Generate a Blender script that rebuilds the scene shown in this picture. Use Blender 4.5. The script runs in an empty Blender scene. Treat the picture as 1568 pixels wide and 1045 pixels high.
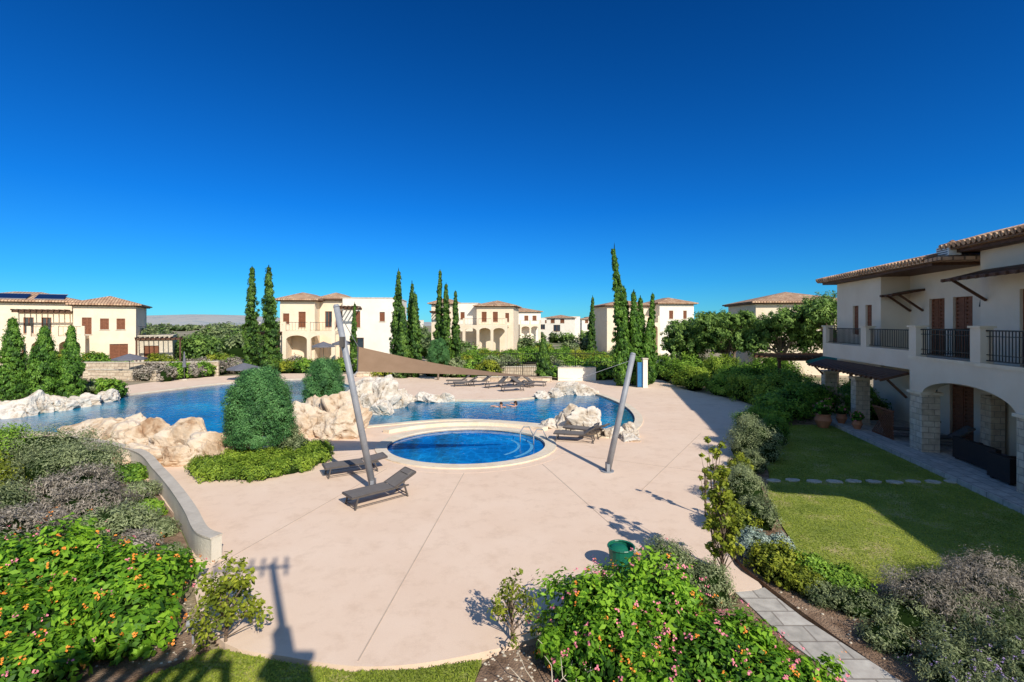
import bpy, math, random, bmesh
import numpy as np
from mathutils import Vector, Matrix, noise
from mathutils.geometry import tessellate_polygon
rng=np.random.default_rng(7); random.seed(7)
S=bpy.context.scene
COL=S.collection
# ------------------------------------------------------------------ materials
def newmat(name):
    m=bpy.data.materials.new(name); m.use_nodes=True
    nt=m.node_tree; b=nt.nodes['Principled BSDF']
    return m,nt,b
def N(nt,t,**k):
    n=nt.nodes.new(t)
    for a,v in k.items(): setattr(n,a,v)
    return n
def mat_noise(name,cols,scale=3,rough=.8,bump=.0,bscale=None,spec=.25,detail=6,dist=0.3,metal=0,lo=.3,hi=.7,crev=None):
    m,nt,b=newmat(name)
    tc=N(nt,'ShaderNodeTexCoord')
    nz=N(nt,'ShaderNodeTexNoise'); nz.inputs['Scale'].default_value=scale; nz.inputs['Detail'].default_value=detail
    nz.inputs['Roughness'].default_value=.65
    nt.links.new(tc.outputs['Object'],nz.inputs['Vector'])
    r=N(nt,'ShaderNodeValToRGB'); e=r.color_ramp.elements
    while len(e)<len(cols): e.new(.5)
    for i,c in enumerate(cols):
        e[i].position=lo+(hi-lo)*i/(max(1,len(cols)-1)); e[i].color=(*c,1)
    nt.links.new(nz.outputs['Fac'],r.inputs['Fac']); col=r.outputs['Color']
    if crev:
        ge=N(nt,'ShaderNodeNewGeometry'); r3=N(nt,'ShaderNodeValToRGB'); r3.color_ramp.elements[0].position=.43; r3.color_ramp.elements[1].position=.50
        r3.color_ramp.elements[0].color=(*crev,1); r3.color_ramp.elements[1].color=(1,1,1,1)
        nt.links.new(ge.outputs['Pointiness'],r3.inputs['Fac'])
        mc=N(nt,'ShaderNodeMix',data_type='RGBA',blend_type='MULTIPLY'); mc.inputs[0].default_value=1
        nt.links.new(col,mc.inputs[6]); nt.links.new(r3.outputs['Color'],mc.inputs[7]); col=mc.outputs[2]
    nt.links.new(col,b.inputs['Base Color'])
    b.inputs['Roughness'].default_value=rough; b.inputs['Specular IOR Level'].default_value=spec; b.inputs['Metallic'].default_value=metal
    if bump:
        n2=N(nt,'ShaderNodeTexNoise'); n2.inputs['Scale'].default_value=bscale or scale*6; n2.inputs['Detail'].default_value=8
        nt.links.new(tc.outputs['Object'],n2.inputs['Vector'])
        bp=N(nt,'ShaderNodeBump'); bp.inputs['Strength'].default_value=bump; bp.inputs['Distance'].default_value=.05
        nt.links.new(n2.outputs['Fac'],bp.inputs['Height']); nt.links.new(bp.outputs['Normal'],b.inputs['Normal'])
    return m
def mat_leaf(name,dark,mid,light,trans=.3,rough=.55,gain=1.5):
    m,nt,b=newmat(name)
    at=N(nt,'ShaderNodeAttribute'); at.attribute_name='rnd'
    r=N(nt,'ShaderNodeValToRGB'); e=r.color_ramp.elements; e.new(.5)
    e[0].position=.05; e[1].position=.5; e[2].position=.95
    for i,c in enumerate((dark,mid,light)): e[i].color=(*[min(.8,x*gain) for x in c],1)
    nt.links.new(at.outputs['Fac'],r.inputs['Fac']); nt.links.new(r.outputs['Color'],b.inputs['Base Color'])
    b.inputs['Roughness'].default_value=rough; b.inputs['Specular IOR Level'].default_value=.3
    tr=N(nt,'ShaderNodeBsdfTranslucent'); nt.links.new(r.outputs['Color'],tr.inputs['Color'])
    mx=N(nt,'ShaderNodeMixShader'); mx.inputs[0].default_value=trans
    nt.links.new(b.outputs[0],mx.inputs[1]); nt.links.new(tr.outputs[0],mx.inputs[2])
    nt.links.new(mx.outputs[0],nt.nodes['Material Output'].inputs['Surface'])
    return m
def mat_plain(name,c,rough=.6,metal=0,spec=.3):
    return mat_noise(name,[tuple(x*.88 for x in c),tuple(min(1,x*1.1) for x in c)],scale=5,rough=rough,metal=metal,spec=spec)

M={}
M['stucco']=mat_noise('cream_stucco',[(.78,.62,.44),(.86,.72,.54)],.9,.9,.15,40)
M['stucco2']=mat_noise('pale_stucco',[(.82,.73,.60),(.88,.81,.69)],.7,.9,.15,40)
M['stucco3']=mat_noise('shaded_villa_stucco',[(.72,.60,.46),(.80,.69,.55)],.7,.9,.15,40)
M['wood']=mat_noise('dark_wood',[(.06,.028,.016),(.14,.065,.036)],6,.6,.2,20)
M['shutter']=mat_noise('shutter_wood',[(.17,.06,.028),(.28,.11,.055)],8,.6,.1,20)
M['iron']=mat_plain('black_iron',(.02,.018,.018),.45)
M['steel']=mat_noise('galvanised_steel',[(.24,.25,.27),(.33,.33,.34)],4,.5,.05,30,.5)
M['glass']=mat_plain('window_glass',(.03,.045,.06),.06,0,.6)
M['stone']=mat_noise('stone_blocks',[(.4,.34,.26),(.6,.52,.40),(.7,.62,.5)],5,.9,.6,14)
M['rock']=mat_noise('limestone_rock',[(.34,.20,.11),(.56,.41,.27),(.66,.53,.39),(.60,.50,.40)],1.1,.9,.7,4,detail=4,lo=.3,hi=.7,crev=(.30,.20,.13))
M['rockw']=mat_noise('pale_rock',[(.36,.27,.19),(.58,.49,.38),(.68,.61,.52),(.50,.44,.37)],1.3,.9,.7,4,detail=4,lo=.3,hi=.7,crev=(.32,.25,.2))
M['soil']=mat_noise('mulch_soil',[(.12,.07,.04),(.28,.18,.115),(.42,.30,.2)],2.5,.95,.8,30)
M['lounger']=mat_plain('taupe_textile',(.17,.15,.135),.8)
M['frame']=mat_plain('bronze_frame',(.10,.085,.075),.5)
M['wicker']=mat_noise('dark_wicker',[(.012,.009,.008),(.05,.035,.03)],40,.6,.5,60)
M['terra']=mat_plain('terracotta',(.50,.20,.10),.8)
M['bark']=mat_noise('bark',[(.13,.08,.055),(.32,.24,.17)],9,.9,.8,25)
M['green']=mat_plain('green_plastic',(.01,.14,.08),.4)
M['blue']=mat_plain('blue_paint',(.04,.18,.38),.5)
M['grey']=mat_plain('grey_canvas',(.15,.15,.17),.8)
M['white']=mat_plain('white_paint',(.75,.74,.72),.5)
M['sail']=mat_noise('shade_toned_sail_cloth',[(.25,.155,.09),(.30,.19,.115)],2,.9,.1,60)  # cloth colour darkened to carry the shade of the sail's underside
M['solar']=mat_plain('solar_glass',(.01,.02,.06),.1,0,.6)
M['skin']=mat_plain('skin',(.62,.32,.21),.5)
M['hair']=mat_plain('dark_hair',(.04,.02,.012),.6)
M['swim']=mat_plain('red_swimwear',(.4,.03,.05),.6)
M['joint']=mat_plain('deck_joint',(.56,.43,.32),.9)
M['coping']=mat_noise('cream_coping',[(.70,.56,.39),(.84,.73,.57)],2,.8,.2,30)
M['wallc']=mat_noise('garden_wall_render',[(.55,.50,.40),(.70,.64,.53)],1.2,.9,.3,25)
M['wallcap']=mat_noise('garden_wall_cap',[(.46,.40,.32),(.62,.55,.45)],2,.9,.4,20)
M['hill']=mat_noise('haze_tinted_hill',[(.26,.32,.34),(.44,.42,.38),(.32,.37,.38)],.02,.95)  # blue-grey distance haze is painted into the hill colours
# leaves
L_lant=mat_leaf('lantana_leaf',(.018,.06,.006),(.085,.20,.012),(.22,.38,.025),.35)
L_yel=mat_leaf('yellow_green_leaf',(.07,.10,.012),(.20,.24,.02),(.38,.40,.04),.35,gain=1.25)
L_grey=mat_leaf('grey_green_leaf',(.05,.07,.03),(.14,.17,.07),(.26,.29,.14),.2,gain=1.4)
L_lav=mat_leaf('lavender_leaf',(.08,.07,.05),(.20,.17,.13),(.34,.29,.23),.2,gain=1.4)
L_cyp=mat_leaf('cypress_leaf',(.010,.032,.006),(.04,.09,.012),(.10,.17,.022),.15,gain=1.6)
L_cyp2=mat_leaf('bright_cypress_leaf',(.02,.055,.008),(.06,.14,.014),(.13,.23,.028),.2)
L_top=mat_leaf('topiary_leaf',(.018,.06,.018),(.055,.145,.038),(.11,.23,.07),.2,gain=1.6)
L_hedge=mat_leaf('hedge_leaf',(.022,.06,.008),(.08,.165,.015),(.18,.28,.03),.25,gain=1.65)
L_hed2=mat_leaf('groundcover_leaf',(.05,.10,.01),(.13,.20,.018),(.25,.33,.035),.3,gain=1.5)
L_tree=mat_leaf('tree_leaf',(.025,.06,.012),(.085,.15,.028),(.17,.25,.05),.25,gain=1.65)
L_dist=mat_leaf('distant_leaf',(.04,.065,.025),(.09,.125,.045),(.17,.20,.08),.15)
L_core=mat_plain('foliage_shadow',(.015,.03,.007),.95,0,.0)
L_grass=mat_leaf('grass_blade',(.085,.115,.012),(.17,.21,.02),(.31,.31,.05),.35,gain=1.8)
F_or=mat_plain('orange_flower',(.9,.30,.04)); F_pk=mat_plain('pink_flower',(.86,.26,.32)); F_pu=mat_plain('purple_flower',(.36,.26,.46))
def deck_mat():
    m,nt,b=newmat('deck_concrete'); tc=N(nt,'ShaderNodeTexCoord')
    n1=N(nt,'ShaderNodeTexNoise'); n1.inputs['Scale'].default_value=.35; n1.inputs['Detail'].default_value=8; n1.inputs['Roughness'].default_value=.7
    n2=N(nt,'ShaderNodeTexNoise'); n2.inputs['Scale'].default_value=60; n2.inputs['Detail'].default_value=3
    n3=N(nt,'ShaderNodeTexNoise'); n3.inputs['Scale'].default_value=1.7; n3.inputs['Detail'].default_value=9; n3.inputs['Roughness'].default_value=.75
    for n in (n1,n2,n3): nt.links.new(tc.outputs['Object'],n.inputs['Vector'])
    r=N(nt,'ShaderNodeValToRGB'); e=r.color_ramp.elements; e[0].position=.3; e[1].position=.7
    e[0].color=(.82,.60,.435,1); e[1].color=(.90,.69,.52,1)
    nt.links.new(n1.outputs['Fac'],r.inputs['Fac'])
    mx=N(nt,'ShaderNodeMix',data_type='RGBA',blend_type='MULTIPLY'); mx.inputs[0].default_value=.25
    r2=N(nt,'ShaderNodeValToRGB'); r2.color_ramp.elements[0].position=.35; r2.color_ramp.elements[0].color=(.7,.7,.7,1); r2.color_ramp.elements[1].position=.6
    nt.links.new(n2.outputs['Fac'],r2.inputs['Fac'])
    nt.links.new(r.outputs['Color'],mx.inputs[6]); nt.links.new(r2.outputs['Color'],mx.inputs[7])
    r3=N(nt,'ShaderNodeValToRGB'); r3.color_ramp.elements[0].position=.34; r3.color_ramp.elements[0].color=(.82,.78,.74,1); r3.color_ramp.elements[1].position=.5
    nt.links.new(n3.outputs['Fac'],r3.inputs['Fac'])
    m3=N(nt,'ShaderNodeMix',data_type='RGBA',blend_type='MULTIPLY'); m3.inputs[0].default_value=.55
    nt.links.new(mx.outputs[2],m3.inputs[6]); nt.links.new(r3.outputs['Color'],m3.inputs[7])
    nt.links.new(m3.outputs[2],b.inputs['Base Color']); b.inputs['Roughness'].default_value=.85; b.inputs['Specular IOR Level'].default_value=.15
    bp=N(nt,'ShaderNodeBump'); bp.inputs['Strength'].default_value=.15; bp.inputs['Distance'].default_value=.01
    nt.links.new(n2.outputs['Fac'],bp.inputs['Height']); nt.links.new(bp.outputs['Normal'],b.inputs['Normal'])
    return m
M['deck']=deck_mat()
def water_mat(name,c1,c2,c3,tile,bmp=.35,tf=.6):
    m,nt,b=newmat(name); tc=N(nt,'ShaderNodeTexCoord')
    nd=N(nt,'ShaderNodeTexNoise'); nd.inputs['Scale'].default_value=1.6; nd.inputs['Detail'].default_value=2
    nt.links.new(tc.outputs['Object'],nd.inputs['Vector'])
    ad=N(nt,'ShaderNodeVectorMath',operation='MULTIPLY_ADD'); ad.inputs[1].default_value=(.35,.35,0)
    nt.links.new(nd.outputs['Color'],ad.inputs[0]); nt.links.new(tc.outputs['Object'],ad.inputs[2])
    n1=N(nt,'ShaderNodeTexNoise'); n1.inputs['Scale'].default_value=.22; n1.inputs['Detail'].default_value=3
    nt.links.new(ad.outputs[0],n1.inputs['Vector'])
    r=N(nt,'ShaderNodeValToRGB'); e=r.color_ramp.elements; e.new(.5)
    e[0].position=.3; e[1].position=.5; e[2].position=.68
    for i,c in enumerate((c1,c2,c3)): e[i].color=(*c,1)
    nt.links.new(n1.outputs['Fac'],r.inputs['Fac'])
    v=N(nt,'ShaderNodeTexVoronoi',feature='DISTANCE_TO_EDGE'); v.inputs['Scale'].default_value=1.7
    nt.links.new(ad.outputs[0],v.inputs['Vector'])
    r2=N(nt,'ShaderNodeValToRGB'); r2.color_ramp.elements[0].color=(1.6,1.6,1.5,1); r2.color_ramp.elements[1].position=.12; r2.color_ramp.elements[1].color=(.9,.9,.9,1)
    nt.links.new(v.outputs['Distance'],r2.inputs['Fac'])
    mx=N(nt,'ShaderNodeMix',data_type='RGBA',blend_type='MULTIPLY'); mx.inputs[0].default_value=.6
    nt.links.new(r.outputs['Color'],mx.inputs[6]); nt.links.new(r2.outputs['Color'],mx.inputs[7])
    br=N(nt,'ShaderNodeTexBrick'); br.offset=0; br.inputs['Scale'].default_value=1; br.inputs['Brick Width'].default_value=tile; br.inputs['Row Height'].default_value=tile
    br.inputs['Mortar Size'].default_value=.02; br.inputs['Color1'].default_value=(.75,.75,.75,1); br.inputs['Color2'].default_value=(1.15,1.15,1.15,1); br.inputs['Mortar'].default_value=(1.2,1.2,1.2,1)
    nt.links.new(ad.outputs[0],br.inputs['Vector'])
    m2=N(nt,'ShaderNodeMix',data_type='RGBA',blend_type='MULTIPLY'); m2.inputs[0].default_value=tf
    nt.links.new(mx.outputs[2],m2.inputs[6]); nt.links.new(br.outputs['Color'],m2.inputs[7])
    nt.links.new(m2.outputs[2],b.inputs['Base Color'])
    b.inputs['Roughness'].default_value=.04; b.inputs['IOR'].default_value=1.33
    nb=N(nt,'ShaderNodeTexNoise'); nb.inputs['Scale'].default_value=3.2; nb.inputs['Detail'].default_value=4
    nt.links.new(ad.outputs[0],nb.inputs['Vector'])
    bp=N(nt,'ShaderNodeBump'); bp.inputs['Strength'].default_value=bmp; bp.inputs['Distance'].default_value=.06
    nt.links.new(nb.outputs['Fac'],bp.inputs['Height']); nt.links.new(bp.outputs['Normal'],b.inputs['Normal'])
    return m
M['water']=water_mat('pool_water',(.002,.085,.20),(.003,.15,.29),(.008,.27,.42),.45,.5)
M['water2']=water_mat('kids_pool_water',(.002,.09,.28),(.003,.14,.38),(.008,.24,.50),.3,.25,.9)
def brick_mat(name,c1,c2,mort,bw,rh,bump=.6,ms=.015,swap=False):
    m,nt,b=newmat(name); tc=N(nt,'ShaderNodeTexCoord'); br=N(nt,'ShaderNodeTexBrick')
    vec=tc.outputs['Object']
    if swap:
        sx=N(nt,'ShaderNodeSeparateXYZ'); nt.links.new(vec,sx.inputs[0])
        a=N(nt,'ShaderNodeMath',operation='ADD'); nt.links.new(sx.outputs[0],a.inputs[0]); nt.links.new(sx.outputs[1],a.inputs[1])
        cx=N(nt,'ShaderNodeCombineXYZ'); nt.links.new(a.outputs[0],cx.inputs[0]); nt.links.new(sx.outputs[2],cx.inputs[1]); vec=cx.outputs[0]
    nt.links.new(vec,br.inputs['Vector'])
    br.inputs['Scale'].default_value=1; br.inputs['Brick Width'].default_value=bw; br.inputs['Row Height'].default_value=rh; br.inputs['Mortar Size'].default_value=ms
    br.inputs['Color1'].default_value=(*c1,1); br.inputs['Color2'].default_value=(*c2,1); br.inputs['Mortar'].default_value=(*mort,1)
    nz=N(nt,'ShaderNodeTexNoise'); nz.inputs['Scale'].default_value=6; nz.inputs['Detail'].default_value=6; nt.links.new(tc.outputs['Object'],nz.inputs['Vector'])
    mx=N(nt,'ShaderNodeMix',data_type='RGBA',blend_type='OVERLAY'); mx.inputs[0].default_value=.5
    nt.links.new(br.outputs['Color'],mx.inputs[6]); nt.links.new(nz.outputs['Fac'],mx.inputs[7]); nt.links.new(mx.outputs[2],b.inputs['Base Color'])
    b.inputs['Roughness'].default_value=.85
    bp=N(nt,'ShaderNodeBump'); bp.inputs['Strength'].default_value=bump; bp.inputs['Distance'].default_value=.02; bp.invert=True
    nt.links.new(br.outputs['Fac'],bp.inputs['Height']); nt.links.new(bp.outputs['Normal'],b.inputs['Normal'])
    return m
M['paving']=brick_mat('stone_paving',(.44,.40,.34),(.54,.49,.42),(.28,.24,.2),.6,.4)
M['column']=brick_mat('stone_column',(.52,.42,.30),(.66,.55,.42),(.36,.3,.24),.38,.22,.8,.012,True)
M['wallstone']=brick_mat('stone_wall',(.50,.38,.26),(.68,.55,.40),(.34,.26,.18),.7,.3,.8,.02,True)
def roof_mat():
    m,nt,b=newmat('roof_tiles'); tc=N(nt,'ShaderNodeTexCoord')
    br=N(nt,'ShaderNodeTexBrick'); br.offset=0; nt.links.new(tc.outputs['Object'],br.inputs['Vector'])
    br.inputs['Scale'].default_value=1; br.inputs['Brick Width'].default_value=.26; br.inputs['Row Height'].default_value=.36; br.inputs['Mortar Size'].default_value=.035
    br.inputs['Color1'].default_value=(.50,.30,.18,1); br.inputs['Color2'].default_value=(.66,.44,.28,1); br.inputs['Mortar'].default_value=(.20,.12,.08,1)
    nz=N(nt,'ShaderNodeTexNoise'); nz.inputs['Scale'].default_value=1.5; nz.inputs['Detail'].default_value=6; nt.links.new(tc.outputs['Object'],nz.inputs['Vector'])
    mx=N(nt,'ShaderNodeMix',data_type='RGBA',blend_type='OVERLAY'); mx.inputs[0].default_value=.7
    nt.links.new(br.outputs['Color'],mx.inputs[6]); nt.links.new(nz.outputs['Fac'],mx.inputs[7]); nt.links.new(mx.outputs[2],b.inputs['Base Color'])
    b.inputs['Roughness'].default_value=.9; b.inputs['Specular IOR Level'].default_value=.1
    w=N(nt,'ShaderNodeTexWave'); w.inputs['Scale'].default_value=1.2; nt.links.new(tc.outputs['Object'],w.inputs['Vector'])
    bp=N(nt,'ShaderNodeBump'); bp.inputs['Strength'].default_value=.5; bp.inputs['Distance'].default_value=.05
    nt.links.new(w.outputs['Fac'],bp.inputs['Height']); nt.links.new(bp.outputs['Normal'],b.inputs['Normal'])
    return m
M['roof']=roof_mat()
def ground_mat():
    m,nt,b=newmat('ground_scrub'); tc=N(nt,'ShaderNodeTexCoord')
    n1=N(nt,'ShaderNodeTexNoise'); n1.inputs['Scale'].default_value=.12; n1.inputs['Detail'].default_value=8
    n2=N(nt,'ShaderNodeTexNoise'); n2.inputs['Scale'].default_value=9; n2.inputs['Detail'].default_value=8
    for n in (n1,n2): nt.links.new(tc.outputs['Object'],n.inputs['Vector'])
    r=N(nt,'ShaderNodeValToRGB'); e=r.color_ramp.elements; e.new(.5); e[0].position=.4; e[1].position=.5; e[2].position=.62
    e[0].color=(.14,.16,.06,1); e[1].color=(.30,.24,.15,1); e[2].color=(.44,.36,.25,1)
    nt.links.new(n1.outputs['Fac'],r.inputs['Fac'])
    mx=N(nt,'ShaderNodeMix',data_type='RGBA',blend_type='OVERLAY'); mx.inputs[0].default_value=.8
    nt.links.new(r.outputs['Color'],mx.inputs[6]); nt.links.new(n2.outputs['Fac'],mx.inputs[7]); nt.links.new(mx.outputs[2],b.inputs['Base Color'])
    b.inputs['Roughness'].default_value=.95
    bp=N(nt,'ShaderNodeBump'); bp.inputs['Strength'].default_value=.8; bp.inputs['Distance'].default_value=.05
    nt.links.new(n2.outputs['Fac'],bp.inputs['Height']); nt.links.new(bp.outputs['Normal'],b.inputs['Normal'])
    return m
M['ground']=ground_mat()
def lawn_mat():
    m,nt,b=newmat('lawn_grass'); tc=N(nt,'ShaderNodeTexCoord')
    n1=N(nt,'ShaderNodeTexNoise'); n1.inputs['Scale'].default_value=.9; n1.inputs['Detail'].default_value=8; n1.inputs['Roughness'].default_value=.7
    n2=N(nt,'ShaderNodeTexNoise'); n2.inputs['Scale'].default_value=45; n2.inputs['Detail'].default_value=4
    for n in (n1,n2): nt.links.new(tc.outputs['Object'],n.inputs['Vector'])
    r=N(nt,'ShaderNodeValToRGB'); e=r.color_ramp.elements; e.new(.5); e[0].position=.3; e[1].position=.52; e[2].position=.68
    e[0].color=(.15,.20,.025,1); e[1].color=(.25,.29,.04,1); e[2].color=(.46,.38,.16,1)
    nt.links.new(n1.outputs['Fac'],r.inputs['Fac'])
    mx=N(nt,'ShaderNodeMix',data_type='RGBA',blend_type='OVERLAY'); mx.inputs[0].default_value=.9
    nt.links.new(r.outputs['Color'],mx.inputs[6]); nt.links.new(n2.outputs['Fac'],mx.inputs[7]); nt.links.new(mx.outputs[2],b.inputs['Base Color'])
    b.inputs['Roughness'].default_value=.95
    return m
M['lawn']=lawn_mat()

# ------------------------------------------------------------------ mesh helper
class MB:
    def __init__(s): s.v=[]; s.f=[]
    def poly(s,pts): 
        i=len(s.v); s.v+= [tuple(p) for p in pts]; s.f.append(tuple(range(i,i+len(pts))))
    def box(s,x0,x1,y0,y1,z0,z1):
        if x0>x1:x0,x1=x1,x0
        if y0>y1:y0,y1=y1,y0
        i=len(s.v)
        s.v+=[(x0,y0,z0),(x1,y0,z0),(x1,y1,z0),(x0,y1,z0),(x0,y0,z1),(x1,y0,z1),(x1,y1,z1),(x0,y1,z1)]
        for q in ((0,3,2,1),(4,5,6,7),(0,1,5,4),(1,2,6,5),(2,3,7,6),(3,0,4,7)): s.f.append(tuple(i+k for k in q))
    def beam(s,p0,p1,w,h):
        p0=Vector(p0);p1=Vector(p1); d=(p1-p0).normalized(); u=Vector((0,0,1)) if abs(d.z)<.95 else Vector((1,0,0))
        a=d.cross(u).normalized()*w/2; b=a.cross(d).normalized()*h/2
        i=len(s.v)
        for p in (p0,p1):
            for k in ((-1,-1),(1,-1),(1,1),(-1,1)): s.v.append(tuple(p+a*k[0]+b*k[1]))
        for q in ((0,3,2,1),(4,5,6,7),(0,1,5,4),(1,2,6,5),(2,3,7,6),(3,0,4,7)): s.f.append(tuple(i+k for k in q))
    def cyl(s,p0,p1,r0,r1=None,n=10,cap=True):
        if r1 is None: r1=r0
        p0=Vector(p0);p1=Vector(p1); d=(p1-p0).normalized(); u=Vector((0,0,1)) if abs(d.z)<.95 else Vector((1,0,0))
        a=d.cross(u).normalized(); b=a.cross(d)
        i=len(s.v)
        for p,r in ((p0,r0),(p1,r1)):
            for k in range(n):
                t=2*math.pi*k/n; s.v.append(tuple(p+(a*math.cos(t)+b*math.sin(t))*r))
        for k in range(n): s.f.append((i+k,i+(k+1)%n,i+n+(k+1)%n,i+n+k))
        if cap: s.f.append(tuple(i+k for k in range(n))[::-1]); s.f.append(tuple(i+n+k for k in range(n)))
    def tube(s,pts,r,n=8):
        for a,b in zip(pts[:-1],pts[1:]): s.cyl(a,b,r,r,n)
    def ell(s,c,r,nu=14,nv=8):
        i=len(s.v)
        for b in range(nv+1):
            ph=math.pi*b/nv
            for a in range(nu):
                t=2*math.pi*a/nu
                s.v.append((c[0]+r[0]*math.sin(ph)*math.cos(t),c[1]+r[1]*math.sin(ph)*math.sin(t),c[2]+r[2]*math.cos(ph)))
        for b in range(nv):
            for a in range(nu): s.f.append((i+b*nu+a,i+(b+1)*nu+a,i+(b+1)*nu+(a+1)%nu,i+b*nu+(a+1)%nu))
    def prism(s,loops,z0,z1,bottom=False):
        vs=[[Vector((p[0],p[1],0)) for p in l] for l in loops]
        tris=tessellate_polygon(vs); flat=[p for l in loops for p in l]
        i=len(s.v); s.v+=[(p[0],p[1],z1) for p in flat]
        for t in tris:
            a,b,c=[flat[k] for k in t]
            cr=(b[0]-a[0])*(c[1]-a[1])-(b[1]-a[1])*(c[0]-a[0])
            s.f.append(tuple(i+k for k in (t if cr>0 else t[::-1])))
        for l in loops:
            j=len(s.v); n=len(l)
            s.v+=[(p[0],p[1],z1) for p in l]+[(p[0],p[1],z0) for p in l]
            for k in range(n): s.f.append((j+k,j+(k+1)%n,j+n+(k+1)%n,j+n+k))
    def hip(s,x0,x1,y0,y1,z,h,th=.14):
        w=x1-x0; d=y1-y0; i=len(s.v)
        if w>=d: r0=(x0+d/2,(y0+y1)/2,z+th+h); r1=(x1-d/2,(y0+y1)/2,z+th+h)
        else: r0=((x0+x1)/2,y0+w/2,z+th+h); r1=((x0+x1)/2,y1-w/2,z+th+h)
        s.v+=[(x0,y0,z),(x1,y0,z),(x1,y1,z),(x0,y1,z),(x0,y0,z+th),(x1,y0,z+th),(x1,y1,z+th),(x0,y1,z+th),r0,r1]
        q=[(0,3,2,1),(0,1,5,4),(1,2,6,5),(2,3,7,6),(3,0,4,7)]
        if w>=d: q+=[(4,5,9,8),(5,6,9),(6,7,8,9),(7,4,8)]
        else: q+=[(4,5,8),(5,6,9,8),(6,7,9),(7,4,8,9)]
        for k in q: s.f.append(tuple(i+a for a in k))
    def arch(s,x0,x1,zs,zc,ztop,y0,y1,n=14):
        P=[]
        for k in range(n+1):
            t=math.pi*k/n; P.append(((x0+x1)/2-(x1-x0)/2*math.cos(t),zs+(zc-zs)*math.sin(t)))
        for (a,za),(b,zb) in zip(P[:-1],P[1:]):
            s.poly([(a,y0,za),(b,y0,zb),(b,y0,ztop),(a,y0,ztop)])
            s.poly([(b,y1,zb),(a,y1,za),(a,y1,ztop),(b,y1,ztop)])
            s.poly([(b,y0,zb),(a,y0,za),(a,y1,za),(b,y1,zb)])
        s.poly([(x0,y0,ztop),(x1,y0,ztop),(x1,y1,ztop),(x0,y1,ztop)])
    def wall(s,x0,x1,z0,z1,y0,y1,holes):
        xs=sorted({x0,x1,*[h[0] for h in holes],*[h[1] for h in holes]}); zs=sorted({z0,z1,*[h[2] for h in holes],*[h[3] for h in holes]})
        xs=[x for x in xs if x0<=x<=x1]; zs=[z for z in zs if z0<=z<=z1]
        for a,b in zip(xs[:-1],xs[1:]):
            for c,d in zip(zs[:-1],zs[1:]):
                cx=(a+b)/2; cz=(c+d)/2
                if any(h[0]<cx<h[1] and h[2]<cz<h[3] for h in holes): continue
                s.box(a,b,y0,y1,c,d)
    def obj(s,name,mat,parent=None,smooth=False):
        me=bpy.data.meshes.new(name); me.from_pydata(s.v,[],s.f); me.materials.append(mat)
        if smooth: me.polygons.foreach_set('use_smooth',[True]*len(me.polygons))
        me.update(); o=bpy.data.objects.new(name,me); COL.objects.link(o)
        if parent: o.parent=parent
        return o
class Grp:
    def __init__(s,name,loc=(0,0,0),rot=0):
        s.e=bpy.data.objects.new(name,None); COL.objects.link(s.e); s.e.location=loc; s.e.rotation_euler=(0,0,rot); s.e.empty_display_size=.2; s.p={}
    def g(s,part,mat=None):
        if part not in s.p: s.p[part]=(MB(),mat)
        return s.p[part][0]
    def done(s,smooth=()):
        for k,(m,mat) in s.p.items():
            if m.f: m.obj(k,M[mat] if isinstance(mat,str) else mat,s.e,k in smooth)
        return s.e
def catmull(P,n=6,closed=True):
    out=[];L=len(P)
    rngk=range(L) if closed else range(L-1)
    for i in rngk:
        if closed: a,b,c,d=[np.array(P[(i+k)%L],float) for k in (-1,0,1,2)]
        else: a,b,c,d=[np.array(P[min(max(i+k,0),L-1)],float) for k in (-1,0,1,2)]
        for k in range(n):
            t=k/n; out.append(tuple(.5*((2*b)+(-a+c)*t+(2*a-5*b+4*c-d)*t*t+(-a+3*b-3*c+d)*t**3)))
    if not closed: out.append(tuple(P[-1]))
    return out
def area(P): return .5*sum(a[0]*b[1]-b[0]*a[1] for a,b in zip(P,P[1:]+P[:1]))
def offset(P,d):
    sg=1 if area(P)>0 else -1; out=[]; n=len(P)
    for i in range(n):
        a=P[i-1]; c=P[(i+1)%n]; tx,ty=c[0]-a[0],c[1]-a[1]; l=math.hypot(tx,ty) or 1
        out.append((P[i][0]+sg*ty/l*d,P[i][1]-sg*tx/l*d))
    return out

# ------------------------------------------------------------------ world / camera
H=5.0
w=bpy.data.worlds.new('World'); S.world=w; w.use_nodes=True; nt=w.node_tree
sky=nt.nodes.new('ShaderNodeTexSky'); sky.sky_type='NISHITA'; sky.sun_disc=False
EL=math.radians(35); DX,DY=-.5,.866
sky.sun_elevation=EL; sky.sun_rotation=math.atan2(-DX,-DY); sky.air_density=1.0; sky.dust_density=.0; sky.ozone_density=3.0; sky.altitude=50
tc=nt.nodes.new('ShaderNodeTexCoord'); sx=nt.nodes.new('ShaderNodeSeparateXYZ'); nt.links.new(tc.outputs['Generated'],sx.inputs[0])
rp=nt.nodes.new('ShaderNodeValToRGB'); e=rp.color_ramp.elements
for _ in range(3): e.new(.5)
for i,(p,c) in enumerate([(0,(.12,.47,.80)),(.08,(.06,.41,.80)),(.22,(.02,.34,.80)),(.56,(.008,.235,.58)),(1,(.62,.8,1.0))]): e[i].position=p; e[i].color=(*c,1)
nt.links.new(sx.outputs[2],rp.inputs['Fac'])
mr=nt.nodes.new('ShaderNodeMapRange'); mr.inputs[1].default_value=-.35; mr.inputs[2].default_value=.3; nt.links.new(sx.outputs[1],mr.inputs[0])
m1=nt.nodes.new('ShaderNodeMix'); m1.data_type='RGBA'; nt.links.new(mr.outputs[0],m1.inputs[0]); m1.inputs[6].default_value=(1,1,1,1); nt.links.new(rp.outputs['Color'],m1.inputs[7])
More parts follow.
